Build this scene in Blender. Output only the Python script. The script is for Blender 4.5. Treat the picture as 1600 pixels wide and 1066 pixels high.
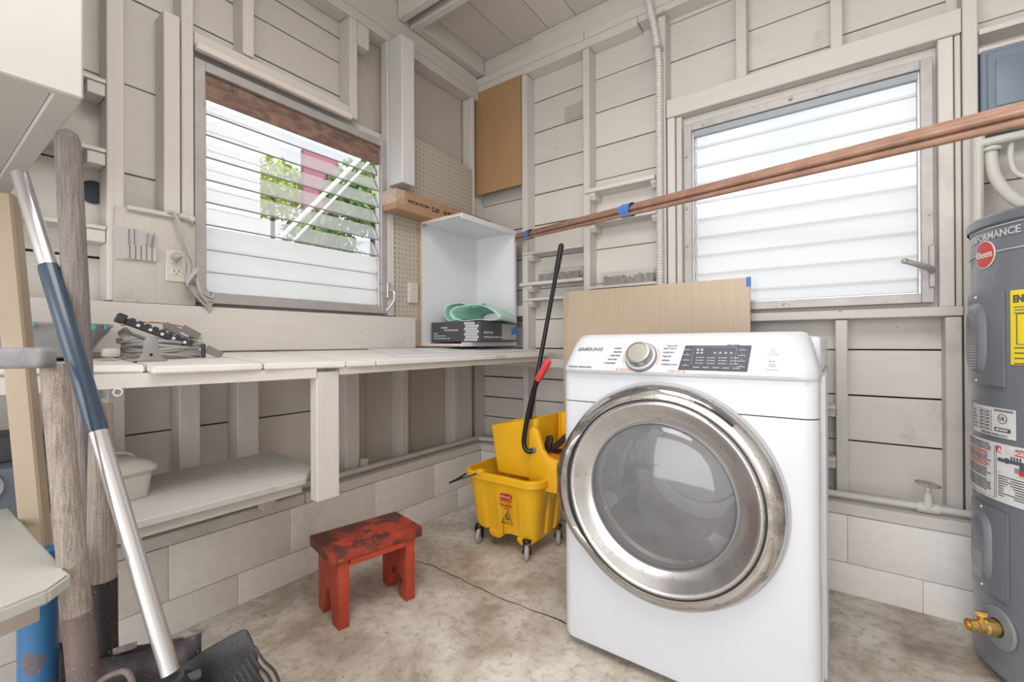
import bpy, bmesh, math, random
from mathutils import Vector, Matrix
random.seed(7)
R = math.radians; PI = math.pi
for o in list(bpy.data.objects): bpy.data.objects.remove(o)
SC = bpy.context.scene
COL = SC.collection
# ------------------------------------------------------------------ camera
def make_camera():
    cd = bpy.data.cameras.new('camera'); cam = bpy.data.objects.new('camera', cd); COL.objects.link(cam)
    cd.sensor_width = 36; cd.lens = 699.64/1600*36; cd.clip_start = .02
    yaw, pit, rol = R(35.8355), R(.1768), R(-.2731)
    f = Vector((-math.sin(yaw)*math.cos(pit), math.cos(yaw)*math.cos(pit), math.sin(pit)))
    r = Vector((math.cos(yaw), math.sin(yaw), 0)); u = r.cross(f)
    r2 = math.cos(rol)*r+math.sin(rol)*u; u2 = -math.sin(rol)*r+math.cos(rol)*u
    m = Matrix((r2, u2, -f)).transposed().to_4x4(); m.translation = (1.775, -2.12, .96)
    cam.matrix_world = m; SC.camera = cam
make_camera()
# ------------------------------------------------------------------ world, lights, exposure
def make_light():
    w = bpy.data.worlds.new('sky'); SC.world = w; w.use_nodes = True
    n = w.node_tree.nodes; l = w.node_tree.links; n.clear()
    out = n.new('ShaderNodeOutputWorld'); bg = n.new('ShaderNodeBackground')
    tc = n.new('ShaderNodeTexCoord'); no = n.new('ShaderNodeTexNoise'); no.inputs['Scale'].default_value = 3; no.inputs['Detail'].default_value = 5
    cr = n.new('ShaderNodeValToRGB'); cr.color_ramp.elements[0].position = .4; cr.color_ramp.elements[1].position = .62
    cr.color_ramp.elements[0].color = (.78, .86, .97, 1); cr.color_ramp.elements[1].color = (1, 1, 1, 1)
    l.new(tc.outputs['Generated'], no.inputs['Vector']); l.new(no.outputs['Fac'], cr.inputs[0]); l.new(cr.outputs[0], bg.inputs[0])
    bg.inputs[1].default_value = .97; l.new(bg.outputs[0], out.inputs[0])
    def area(name, loc, rot, sx, sy, p, c=(1, 1, 1)):
        d = bpy.data.lights.new(name, 'AREA'); d.shape = 'RECTANGLE'; d.size = sx; d.size_y = sy; d.energy = p; d.color = c
        o = bpy.data.objects.new(name, d); COL.objects.link(o); o.location = loc; o.rotation_euler = rot
        return o
    # added unseen area lamp in the rear doorway, brightens the room
    area('door_fill_light', (1.5, -4.35, 1.25), (R(90), 0, 0), 2.6, 2.3, 56, (1, .985, .965))
    # added fill lamp overhead, out of view, evens the light indoors
    area('overhead_fill_light', (1.55, -1.95, 2.62), (0, 0, 0), 1.3, 1.3, 31, (1, .96, .92))
    s = bpy.data.lights.new('sun', 'SUN'); s.energy = 3.2; s.angle = R(6); s.color = (1, .97, .92)
    o = bpy.data.objects.new('sun', s); COL.objects.link(o); o.rotation_euler = Vector((-.60, .10, -.79)).to_track_quat('-Z', 'Y').to_euler()
    SC.view_settings.view_transform = 'Standard'; SC.view_settings.look = 'None'
    SC.view_settings.exposure = .35; SC.view_settings.gamma = 1; SC.view_settings.use_curve_mapping = False
make_light()
# ------------------------------------------------------------------ materials
MC = {}
def S(r, g, b):  # sRGB 0-255 to linear
    f = lambda v: ((v/255+.055)/1.055)**2.4 if v > 10 else v/255/12.92
    return (f(r), f(g), f(b))
def mat(name, col, rough=.5, metal=0, grain=None, var=.06, vscale=6, bump=.0, spots=0, spotcol=(.08, .07, .06), spotscale=14, spotth=.7,
        trans=0, alpha=1, spec=.5, worn=None, wornth=.6, wornscale=5, dist=0, coat=0, rnd=0, gs=45):
    if name in MC: return MC[name]
    m = bpy.data.materials.new(name); m.use_nodes = True; nt = m.node_tree; n = nt.nodes; l = nt.links
    b = n['Principled BSDF']; b.inputs['Roughness'].default_value = rough; b.inputs['Metallic'].default_value = metal
    b.inputs['Specular IOR Level'].default_value = spec; b.inputs['Transmission Weight'].default_value = trans; b.inputs['Coat Weight'].default_value = coat
    b.inputs['Alpha'].default_value = alpha
    tc = n.new('ShaderNodeTexCoord'); mp = n.new('ShaderNodeMapping'); l.new(tc.outputs['Object'], mp.inputs[0])
    if grain:
        sc = [gs, gs, gs]; sc['xyz'.index(grain)] = gs*.055; mp.inputs['Scale'].default_value = sc
    no = n.new('ShaderNodeTexNoise'); no.inputs['Scale'].default_value = vscale if not grain else 1.5; no.inputs['Detail'].default_value = 6; no.inputs['Roughness'].default_value = .6
    if dist: no.inputs['Distortion'].default_value = dist
    l.new(mp.outputs[0], no.inputs['Vector'])
    mx = n.new('ShaderNodeMix'); mx.data_type = 'RGBA'; mx.inputs[6].default_value = (*[c*(1-var*2.2) for c in col], 1); mx.inputs[7].default_value = (*[min(1, c*(1+var)) for c in col], 1)
    l.new(no.outputs['Fac'], mx.inputs[0]); last = mx.outputs[2]
    if rnd:
        oi = n.new('ShaderNodeObjectInfo'); mr = n.new('ShaderNodeMapRange'); mr.inputs[3].default_value = 1-rnd; mr.inputs[4].default_value = 1+rnd*.3
        l.new(oi.outputs['Random'], mr.inputs[0]); mm = n.new('ShaderNodeVectorMath'); mm.operation = 'SCALE'; l.new(last, mm.inputs[0]); l.new(mr.outputs[0], mm.inputs['Scale']); last = mm.outputs[0]
    def layer(last, scale, th, c, soft, det=8):
        n2 = n.new('ShaderNodeTexNoise'); n2.inputs['Scale'].default_value = scale; n2.inputs['Detail'].default_value = det; n2.inputs['Roughness'].default_value = .65
        if grain and soft < .03:
            m2 = n.new('ShaderNodeMapping'); s2 = [1, 1, 1]; s2['xyz'.index(grain)] = .45; m2.inputs['Scale'].default_value = s2; l.new(tc.outputs['Object'], m2.inputs[0]); l.new(m2.outputs[0], n2.inputs['Vector'])
        else: l.new(tc.outputs['Object'], n2.inputs['Vector'])
        r = n.new('ShaderNodeMapRange'); r.inputs[1].default_value = th; r.inputs[2].default_value = th+soft; l.new(n2.outputs['Fac'], r.inputs[0])
        x = n.new('ShaderNodeMix'); x.data_type = 'RGBA'; x.inputs[7].default_value = (*c, 1); l.new(r.outputs[0], x.inputs[0]); l.new(last, x.inputs[6]); return x.outputs[2]
    if worn: last = layer(last, wornscale, wornth, worn, .08)
    if spots: last = layer(last, spotscale, spotth, spotcol, .02, 4)
    l.new(last, b.inputs['Base Color'])
    if bump:
        bp = n.new('ShaderNodeBump'); bp.inputs['Strength'].default_value = bump; bp.inputs['Distance'].default_value = .004
        l.new(no.outputs['Fac'], bp.inputs['Height']); l.new(bp.outputs[0], b.inputs['Normal'])
    MC[name] = m; return m
PW = (.69, .66, .63)       # old warm white paint
def paint(g): return mat('old_white_paint_'+g, PW, .62, grain=g, var=.045, bump=.25, spots=1, spotscale=34, spotth=.715, spotcol=(.20, .185, .18), rnd=.07, worn=(.56, .53, .505), wornth=.6, wornscale=2.2)
PX, PY, PZ = paint('x'), paint('y'), paint('z')
bench_p = mat('bench_white_paint', (.78, .75, .72), .55, var=.06, vscale=9, bump=.3, spots=1, spotscale=26, spotth=.72, spotcol=(.3, .27, .25), worn=(.6, .56, .53), wornth=.58, wornscale=5)
blockp = mat('painted_block', (.82, .80, .775), .75, var=.07, vscale=30, bump=.5, worn=(.68, .65, .615), wornth=.60, wornscale=3, spots=1, spotscale=40, spotth=.72, spotcol=(.35, .32, .3))
dark = mat('dark_gap', (.02, .02, .022), .9)
white_metal = mat('white_enamel', (.61, .635, .685), .22, var=.012, coat=.3, spots=1, spotscale=22, spotth=.77, spotcol=(.5, .5, .5))
white_lam = mat('white_laminate', (.70, .71, .74), .4, var=.01)
alu = mat('aluminium', (.62, .62, .64), .38, .75, var=.1, vscale=20)
alu_old = mat('weathered_aluminium', (.50, .48, .475), .5, .35, var=.14, vscale=18, spots=1, spotscale=30, spotth=.66, spotcol=(.16, .13, .12))
rawply = mat('raw_particle_edge', (.72, .52, .34), .7, var=.15, vscale=60)
pipe_p = mat('painted_pipe', (.62, .62, .58), .45, var=.04, spots=1, spotth=.76)
plastic_black = mat('black_plastic', (.012, .013, .016), .35)
black_steel = mat('black_steel', (.02, .022, .028), .28, .3)
grey_plastic = mat('grey_plastic', (.35, .34, .33), .5)
# ------------------------------------------------------------------ geometry helpers
FR = {}; LAST = [None]
def NB(): return bmesh.new()
def bx(bm, x0, x1, y0, y1, z0, z1, bev=0.0, M=None, seg=1):
    t = bmesh.new(); bmesh.ops.create_cube(t, size=1)
    for v in t.verts: v.co = Vector(((x0+x1)/2+v.co.x*(x1-x0), (y0+y1)/2+v.co.y*(y1-y0), (z0+z1)/2+v.co.z*(z1-z0)))
    if bev: bmesh.ops.bevel(t, geom=t.edges[:], offset=min(bev, .45*min(abs(x1-x0), abs(y1-y0), abs(z1-z0))), segments=seg, affect='EDGES', profile=.5)
    join(bm, t, M); return bm
def join(bm, t, M=None):
    if M is not None: t.transform(M)
    me = bpy.data.meshes.new('tmp'); t.to_mesh(me); t.free(); bm.from_mesh(me); bpy.data.meshes.remove(me)
def BX(*a, **k): return bx(NB(), *a, **k)
def prism(bm, pts, axis, a, b, bev=0, M=None):
    """polygon in the two other axes, extruded along axis from a to b"""
    t = bmesh.new()
    def mk(p, q, s):
        return {'x': (s, p, q), 'y': (p, s, q), 'z': (p, q, s)}[axis]
    v0 = [t.verts.new(mk(p, q, a)) for p, q in pts]; v1 = [t.verts.new(mk(p, q, b)) for p, q in pts]
    t.faces.new(v0); t.faces.new(v1[::-1]); k = len(pts)
    for i in range(k): t.faces.new((v0[i], v1[i], v1[(i+1) % k], v0[(i+1) % k]))
    bmesh.ops.recalc_face_normals(t, faces=t.faces[:])
    if bev: bmesh.ops.bevel(t, geom=t.edges[:], offset=bev, segments=2, affect='EDGES', profile=.5)
    join(bm, t, M); return bm
def lathe(bm, prof, n=32, M=None, closed=False):
    """profile (r, z) around z"""
    t = bmesh.new(); rings = []
    for r, z in prof:
        if r < 1e-6: rings.append([t.verts.new((0, 0, z))])
        else: rings.append([t.verts.new((r*math.cos(2*PI*i/n), r*math.sin(2*PI*i/n), z)) for i in range(n)])
    for a, b in zip(rings, rings[1:]):
        for i in range(n):
            j = (i+1) % n
            if len(a) == 1 and len(b) == 1: continue
            if len(a) == 1: t.faces.new((a[0], b[i], b[j]))
            elif len(b) == 1: t.faces.new((a[i], b[0], a[j]))
            else: t.faces.new((a[i], b[i], b[j], a[j]))
    bmesh.ops.recalc_face_normals(t, faces=t.faces[:])
    join(bm, t, M); return bm
def smooth_path(pts, k=6):
    P = [Vector(p) for p in pts]; out = []
    for i in range(len(P)-1):
        p0 = P[max(i-1, 0)]; p1 = P[i]; p2 = P[i+1]; p3 = P[min(i+2, len(P)-1)]
        for s in range(k):
            t = s/k; out.append(.5*((2*p1)+(-p0+p2)*t+(2*p0-5*p1+4*p2-p3)*t*t+(-p0+3*p1-3*p2+p3)*t**3))
    out.append(P[-1]); return out
def tube(bm, pts, rad, n=12, M=None, smooth=0, cap=True, closed=False):
    P = smooth_path(pts, smooth) if smooth else [Vector(p) for p in pts]
    rr = rad if isinstance(rad, (list, tuple)) else [rad]*len(P)
    if len(rr) != len(P): rr = [rr[0]+(rr[-1]-rr[0])*i/(len(P)-1) for i in range(len(P))]
    t = bmesh.new(); rings = []; nx = None
    for i, p in enumerate(P):
        d = (P[min(i+1, len(P)-1)]-P[max(i-1, 0)]).normalized()
        if nx is None: nx = d.orthogonal().normalized()
        else:
            nx = nx-d*nx.dot(d); nx = nx.normalized() if nx.length > 1e-5 else d.orthogonal().normalized()
        b = d.cross(nx); rings.append([t.verts.new(p+(nx*math.cos(2*PI*k/n)+b*math.sin(2*PI*k/n))*rr[i]) for k in range(n)])
    for a, b in zip(rings, rings[1:]):
        for k in range(n): t.faces.new((a[k], a[(k+1) % n], b[(k+1) % n], b[k]))
    if cap: t.faces.new(rings[0][::-1]); t.faces.new(rings[-1])
    bmesh.ops.recalc_face_normals(t, faces=t.faces[:])
    join(bm, t, M); return bm
def loft(bm, rings, cap0=True, cap1=True, M=None):
    t = bmesh.new(); V = [[t.verts.new(p) for p in r] for r in rings]; n = len(V[0])
    for a, b in zip(V, V[1:]):
        for k in range(n): t.faces.new((a[k], a[(k+1) % n], b[(k+1) % n], b[k]))
    if cap0: t.faces.new(V[0][::-1])
    if cap1: t.faces.new(V[-1])
    bmesh.ops.recalc_face_normals(t, faces=t.faces[:])
    join(bm, t, M); return bm
def rrect(x0, x1, y0, y1, r, z, k=5):
    out = []
    for cx, cy, a0 in ((x1-r, y1-r, 0), (x0+r, y1-r, 90), (x0+r, y0+r, 180), (x1-r, y0+r, 270)):
        for i in range(k+1):
            a = R(a0+90*i/k); out.append((cx+r*math.cos(a), cy+r*math.sin(a), z))
    return out
def obj(name, bm, m, parent=None, w=1, smooth=None, **props):
    me = bpy.data.meshes.new(name); fr = FR.get(parent.name) if parent else None
    if parent is not None and w and fr is not None: bm.transform(fr.inverted())
    bm.to_mesh(me); bm.free(); o = bpy.data.objects.new(name, me); COL.objects.link(o)
    for mm in (m if isinstance(m, list) else [m]): me.materials.append(mm)
    if parent is not None: o.parent = parent; FR[o.name] = fr if fr is not None else Matrix()
    else: FR[o.name] = Matrix()
    LAST[0] = o
    if smooth is None: smooth = 30
    if smooth:
        for p in me.polygons: p.use_smooth = True
        me.set_sharp_from_angle(angle=R(smooth))
    for k, v in props.items(): o[k] = v
    return o
def thing(name, label, cat, loc=(0, 0, 0), rz=0, group=None):
    o = bpy.data.objects.new(name, None); COL.objects.link(o); o.location = loc; o.rotation_euler = (0, 0, rz); o.empty_display_size = .05
    o['label'] = label; o['category'] = cat
    if group: o['group'] = group
    FR[o.name] = Matrix.Translation(loc) @ Matrix.Rotation(rz, 4, 'Z'); return o
def tag(o, label, cat, group=None):
    o['label'] = label; o['category'] = cat
    if group: o['group'] = group
    return o
FONTW = {}
def text_bm(s, size, ext=.0004, shear=0, align='CENTER', bold=0, sx=1):
    c = bpy.data.curves.new('t', 'FONT'); c.body = s; c.size = size; c.extrude = ext; c.shear = shear; c.align_x = align; c.align_y = 'CENTER'; c.offset = bold; c.resolution_u = 2
    o = bpy.data.objects.new('t', c); COL.objects.link(o); dg = bpy.context.evaluated_depsgraph_get(); me = bpy.data.meshes.new_from_object(o.evaluated_get(dg))
    b = bmesh.new(); b.from_mesh(me); bpy.data.objects.remove(o); bpy.data.curves.remove(c); bpy.data.meshes.remove(me)
    for v in b.verts: v.co.x *= sx
    return b
def struct(o): o['kind'] = 'structure'; return o
def mapped(bm, f):
    for v in bm.verts: v.co = Vector(f(*v.co))
    bmesh.ops.recalc_face_normals(bm, faces=bm.faces[:]); return bm
def mB(u, d, z): return (u, d, z)
def mL(u, d, z): return (-d, u, z)
# ================================================================== ROOM SHELL
# ---- floor : stained, cracked concrete
def floor():
    m = bpy.data.materials.new('stained_concrete'); m.use_nodes = True; n = m.node_tree.nodes; l = m.node_tree.links; b = n['Principled BSDF']; b.inputs['Roughness'].default_value = .62
    tc = n.new('ShaderNodeTexCoord')
    def noise(sc, det=8, ro=.62, di=0):
        x = n.new('ShaderNodeTexNoise'); x.inputs['Scale'].default_value = sc; x.inputs['Detail'].default_value = det; x.inputs['Roughness'].default_value = ro; x.inputs['Distortion'].default_value = di; l.new(tc.outputs['Object'], x.inputs['Vector']); return x
    n1 = noise(2.3, 10, .68, .4); r1 = n.new('ShaderNodeValToRGB'); e = r1.color_ramp.elements
    e[0].position = .3; e[0].color = (.25, .20, .155, 1); e[1].position = .64; e[1].color = (.76, .725, .68, 1)
    x = e.new(.44); x.color = (.44, .38, .315, 1); x = e.new(.54); x.color = (.62, .57, .51, 1)
    l.new(n1.outputs['Fac'], r1.inputs[0]); last = r1.outputs[0]
    def over(last, scale, a, bb, c, fac=1, **k):
        nn = noise(scale, **k); r = n.new('ShaderNodeMapRange'); r.inputs[1].default_value = a; r.inputs[2].default_value = bb; r.inputs[4].default_value = fac; l.new(nn.outputs['Fac'], r.inputs[0])
        mx = n.new('ShaderNodeMix'); mx.data_type = 'RGBA'; mx.inputs[7].default_value = (*c, 1); l.new(r.outputs[0], mx.inputs[0]); l.new(last, mx.inputs[6]); return mx.outputs[2]
    last = over(last, 30, .50, .74, (.24, .205, .17), .7); last = over(last, 6, .56, .72, (.70, .675, .64), .6, di=1.2)
    last = over(last, 9, .64, .70, (.16, .12, .09), .55, di=.5); last = over(last, 70, .655, .70, (.09, .075, .065), .8, det=3)
    l.new(last, b.inputs['Base Color'])
    bp = n.new('ShaderNodeBump'); bp.inputs['Strength'].default_value = .35; bp.inputs['Distance'].default_value = .004; nb = noise(30, 10); l.new(nb.outputs['Fac'], bp.inputs['Height']); l.new(bp.outputs[0], b.inputs['Normal'])
    f = obj('floor', BX(-.3, 3.3, -4.6, .3, -.12, 0), m); struct(f)
    # settlement crack
    pts = [(.20, -.775), (.284, -.772), (.363, -.757), (.43, -.765), (.486, -.767), (.54, -.768), (.599, -.777), (.66, -.776), (.718, -.783), (.78, -.784), (.835, -.777), (.88, -.781), (.932, -.774), (1.002, -.771), (1.069, -.786), (1.3, -.79)]
    rnd_ = random.Random(3); bm = NB(); t = bmesh.new(); L = []; Rr = []
    for i, (x, y) in enumerate(pts):
        w = random.uniform(.0015, .0035); L.append(t.verts.new((x, y+w, .0006))); Rr.append(t.verts.new((x, y-w, .0006)))
    for i in range(len(pts)-1): t.faces.new((L[i], L[i+1], Rr[i+1], Rr[i]))
    join(bm, t); o = obj('floor_crack', bm, mat('crack_dirt', (.035, .028, .022), .9), f)
floor()
# ---- walls
def plank_run(parent, mp, spans, seams, d0, d1, m, zig=.0):
    for (u0, u1) in spans:
        for z0, z1 in zip(seams, seams[1:]):
            g = .0016+random.random()*.0024
            obj('plank', mapped(BX(u0, u1, d0, d1+random.uniform(-.002, .002), z0+g, z1-g, bev=.0015), mp), m, parent)
def stud(parent, mp, u0, u1, d0, d1, z0, z1, name='stud'):
    return obj(name, mapped(BX(u0, u1, d0, d1, z0, z1, bev=.003), mp), PZ, parent)
def blocks(parent, mp, u_list, z0, z1, d0=0, d1=.19):
    for a, b in zip(u_list, u_list[1:]):
        bm = BX(a+.0003, b-.0003, d0+random.uniform(-.0008, .0008), d1, z0+.0002, z1-.0002, bev=.0022, seg=2)
        obj('concrete_block', mapped(bm, mp), blockp, parent)
def wall_back():
    W = struct(obj('wall_back', BX(-.3, 3.3, .232, .245, 0, 1.09), dark))
    o = obj('sheathing', NB_multi([(-.3, 1.16, .232, .245, 1.09, 2.9), (2.10, 3.3, .232, .245, 1.09, 2.9), (1.16, 2.10, .232, .245, 2.04, 2.9)]), dark, W)
    s_low = [.335, .46, .546, .735, .923, 1.10]
    seams_l = [.335, .47, .60, .735, .923, 1.10, 1.288, 1.479, 1.679, 1.869, 2.057, 2.252, 2.44, 2.63, 2.82]
    # bay by bay so that the joints step a little from bay to bay, as nailed boards do
    def run(u0, u1, seams): plank_run(W, mB, [(u0, u1)], seams, .209, .228, PX)
    run(-.19, .262, seams_l)
    run(.262, .682, seams_l); run(.682, 1.10, seams_l)
    run(1.10, 1.80, [.335, .546, .735, .923, 1.09]); run(1.80, 2.12, [.335, .546, .735, .923, 1.09]); run(2.12, 3.3, [.335, .53, .73, .925, 1.12, 1.32, 1.53, 1.72, 1.92, 2.12, 2.31, 2.51, 2.8])
    run(1.10, 1.43, [2.04, 2.19, 2.385, 2.58, 2.82]); run(1.43, 1.78, [2.04, 2.21, 2.40, 2.60, 2.82]); run(1.78, 2.12, [2.04, 2.24, 2.43, 2.62, 2.82])
    # patched board between the first studs
    obj('patch_board', BX(.49, .665, .200, .212, 2.262, 2.345, bev=.001), mat('grey_patch', (.5, .47, .43), .7, grain='x', var=.12), W)
    # studs
    stud(W, mB, -.19, -.135, .12, .207, .34, 2.58); stud(W, mB, .236, .274, .12, .209, .34, 2.58); stud(W, mB, .648, .686, .12, .209, .34, 2.58); stud(W, mB, 1.062, 1.10, .12, .209, .34, 2.58)
    stud(W, mB, 1.413, 1.457, .135, .209, 2.152, 2.60, 'cripple_stud'); stud(W, mB, 1.765, 1.806, .135, .209, 2.152, 2.60, 'cripple_stud')
    stud(W, mB, 1.775, 1.815, .125, .209, .34, 1.045, 'cripple_stud'); stud(W, mB, 2.10, 2.143, .12, .209, .34, 1.045, 'cripple_stud')
    stud(W, mB, 2.149, 2.188, .118, .209, .34, 2.6); stud(W, mB, 2.62, 2.66, .12, .209, .34, 2.6)
    stud(W, mB, 2.085, 2.126, .125, .18, 1.083, 2.062, 'trim_strip'); stud(W, mB, 2.130, 2.146, .13, .18, 1.083, 2.062, 'trim_strip')
    stud(W, mB, 1.106, 1.142, .125, .20, .34, 2.062, 'trim_strip')
    stud(W, mB, 1.145, 1.172, .14, .20, 1.083, 2.062, 'trim_strip')
    obj('window_header', BX(1.104, 2.147, .12, .2, 2.064, 2.153, bev=.003), PX, W)
    obj('window_sill', BX(1.104, 2.147, .115, .2, 1.048, 1.083, bev=.003), PX, W)
    # plates
    obj('top_plate', BX(-.13, .96, .12, .209, 2.585, 2.632, bev=.003), PX, W); obj('top_plate', BX(-.13, .655, .12, .209, 2.634, 2.682, bev=.003), PX, W)
    obj('top_plate', BX(.657, 3.3, .12, .209, 2.634, 2.68, bev=.003), PX, W); obj('top_plate', BX(.962, 3.3, .12, .209, 2.60, 2.632, bev=.003), PX, W)
    obj('fascia_board', BX(-.13, .30, .15, .209, 2.684, 2.80, bev=.002), PX, W); obj('fascia_board', BX(.302, 3.3, .135, .209, 2.684, 2.80, bev=.002), PX, W)
    obj('sill_plate', BX(.0, 1.745, 0, .232, .298, .34, bev=.003), PX, W); obj('sill_plate', BX(1.748, 2.155, .004, .232, .298, .34, bev=.003), PX, W)
    # blocking seen beside the corner cabinet, and the ledger under the bench
    obj('nailer_block', BX(-.13, .234, .13, .17, 1.12, 1.185, bev=.002), PX, W)
    obj('ledger_board', BX(-.135, .62, .075, .118, .815, .865, bev=.002), PX, W)
    # block courses
    blocks(W, mB, [.0, .22, .62, 1.02, 1.41, 1.808, 2.155], .118, .296); blocks(W, mB, [.0, .42, .81, 1.2, 1.6, 2.02, 2.155], 0, .116)
    blocks(W, mB, [2.157, 2.55, 2.95, 3.3], .118, .33, .10, .231); blocks(W, mB, [2.157, 2.35, 2.75, 3.3], 0, .116, .10, .231)
    # offcuts lying on the sill plate
    obj('wood_offcut', BX(1.97, 2.10, .11, .16, .341, .352, bev=.001), PX, W)
def NB_multi(L):
    b = NB()
    for a in L: bx(b, *a)
    return b
wall_back()
def wall_left():
    W = struct(obj('wall_left', BX(-.225, -.212, -4.6, .23, 0, 1.10), dark))
    obj('sheathing', NB_multi([(-.225, -.212, -4.6, -1.47, 1.10, 2.9), (-.225, -.212, -.555, .23, 1.10, 2.9), (-.225, -.212, -1.47, -.555, 2.0, 2.9)]), dark, W)
    s = [.335, .648, .945, 1.245, 1.545, 1.85, 2.152, 2.455, 2.8]
    plank_run(W, mL, [(-4.6, -1.70), (-1.70, -1.50)], s, .19, .209, PY)
    plank_run(W, mL, [(-1.50, -.80)], [.335, .648, .945, 1.10], .19, .209, PY)
    plank_run(W, mL, [(-1.50, -1.295), (-1.295, -.80)], [2.0, 2.17, 2.335, 2.455, 2.8], .19, .209, PY)
    # plain sheets beyond the window
    pp = mat('painted_plywood', (.54, .50, .455), .65, grain='z', var=.05, bump=.25, rnd=.03)
    obj('plywood_sheet', mapped(BX(-.80, -.56, .19, .205, 2.0, 2.8), mL), pp, W); obj('plywood_sheet', mapped(BX(-.558, .2, .19, .205, 1.1, 2.8), mL), pp, W)
    for a, b in ((-.925, -.70), (-.698, -.40), (-.398, -.02), (-.018, .2)): obj('plywood_sheet', mapped(BX(a, b, .182, .189, .342, 1.0), mL), pp, W)
    # studs, upper
    for y0, y1, z0, z1, d0 in ((-1.72, -1.676, 1.10, 2.53, .10), (-1.57, -1.522, 1.10, 2.118, .10), (-1.517, -1.48, 1.10, 2.53, .102), (-2.12, -2.08, 1.10, 2.53, .10),
                               (-.618, -.575, 1.10, 2.53, .10), (-.572, -.50, 1.10, 1.82, .106), (-2.52, -2.48, .34, 2.53, .1)):
        stud(W, mL, y0, y1, d0, .150 if y0 == -.618 else .189, z0, z1)
    stud(W, mL, -1.314, -1.272, .10, .189, 2.10, 2.53, 'cripple_stud'); stud(W, mL, -.838, -.795, .10, .189, 2.045, 2.53, 'cripple_stud'); stud(W, mL, -.793, -.726, .10, .15, 2.415, 2.53, 'cripple_stud')
    obj('window_header', mapped(BX(-1.478, -.84, .10, .189, 2.048, 2.093, bev=.002), mL), PY, W)
    # studs, lower
    for y0, y1, z0 in ((-1.72, -1.675, .34), (-1.527, -1.462, .34), (-1.338, -1.258, .34), (-.867, -.79, .34), (-.528, -.484, .34), (-1.90, -1.86, .34)):
        stud(W, mL, y0, y1, .10, .189, z0, 1.0)
    stud(W, mL, -.125, -.075, .10, .18, .34, 1.05); stud(W, mL, -.07, .045, .105, .18, .34, 1.05); stud(W, mL, .05, .078, .10, .18, 1.1, 2.53)
    # plates
    obj('top_plate', mapped(BX(-4.6, .118, .10, .189, 2.532, 2.58, bev=.003), mL), PY, W); obj('top_plate', mapped(BX(-4.6, .118, .10, .189, 2.582, 2.63, bev=.003), mL), PY, W)
    obj('fascia_board', mapped(BX(-4.6, .14, .125, .189, 2.632, 2.80, bev=.002), mL), PY, W)
    obj('sill_plate', mapped(BX(-1.12, .20, .001, .21, .298, .34, bev=.003), mL), PY, W); obj('sill_plate', mapped(BX(-4.6, -1.123, 0, .21, .298, .34, bev=.003), mL), PY, W)
    # wide apron board below the window
    obj('window_apron', mapped(BX(-2.6, -.465, .06, .105, .932, 1.094, bev=.003), mL), PY, W)
    # block courses
    blocks(W, mL, [-2.75, -2.38, -1.985, -1.59, -1.185, -.778, -.39, -.001], .118, .296); blocks(W, mL, [-2.9, -2.55, -2.15, -1.765, -1.38, -.98, -.6, -.2, -.001], 0, .116)
    obj('concrete_block', mapped(BX(-4.6, -2.9, 0, .19, 0, .296), mL), blockp, W)
    # small shelves nailed between the studs at the far left, each on a cleat
    for k, z in enumerate((1.80, 1.58, 1.335)):
        t = obj('shelf_board', mapped(BX(-2.08, -1.722, .098, .189, z-.012, z, bev=.001), mL), PY, W)
        obj('shelf_cleat', mapped(BX(-1.765, -1.722, .104, .189, z-.052, z-.013, bev=.002), mL), PY, W)
    # round vent hole in the siding
    bm = NB(); lathe(bm, [(.0, 0), (.027, 0), (.031, .001), (.033, .006), (.036, .007), (.037, .0)], 28, Matrix.Translation((-.1895, -1.735, 1.457)) @ Matrix.Rotation(R(90), 4, 'Y'))
    obj('vent_hole', bm, mat('dark_hole', (.04, .055, .08), .7), W)
wall_left()
def other_walls():
    w = struct(obj('wall_right', BX(3.0, 3.1, -4.6, .3, 0, 2.9), mat('plain_wall', PW, .7, var=.05)))
    struct(obj('wall_front', NB_multi([(-.3, .2, -4.6, -4.5, 0, 2.9), (2.8, 3.1, -4.6, -4.5, 0, 2.9), (.2, 2.8, -4.6, -4.5, 2.3, 2.9)]), mat('plain_wall', PW, .7)))
other_walls()
def ceiling():
    bm = NB(); C = struct(obj('ceiling', BX(-.35, 3.3, -4.7, .35, 2.83, 2.86), dark))
    cp = mat('ceiling_paint', (.72, .68, .64), .65, grain='y', var=.05, bump=.15, rnd=.08)
    xs = [-.30, -.06, .175, .42, .60, .82, 1.04, 1.27, 1.5, 1.74, 1.97, 2.2, 2.44, 2.68, 2.9, 3.2]
    for a, b in zip(xs, xs[1:]): obj('plank', BX(a+.002, b-.002, -4.7, .3, 2.802, 2.82, bev=.001), cp, C)
    for y in (-.53, -.445, -1.25, -1.95, -2.65, -3.35): obj('rafter', BX(-.12, 3.2, y, y+.042, 2.695 if y > -.5 else 2.70, 2.80, bev=.003), PX, C)
    obj('blocking', BX(-.12, -.07, -.44, .14, 2.70, 2.80, bev=.003), PY, C)
ceiling()
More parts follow.
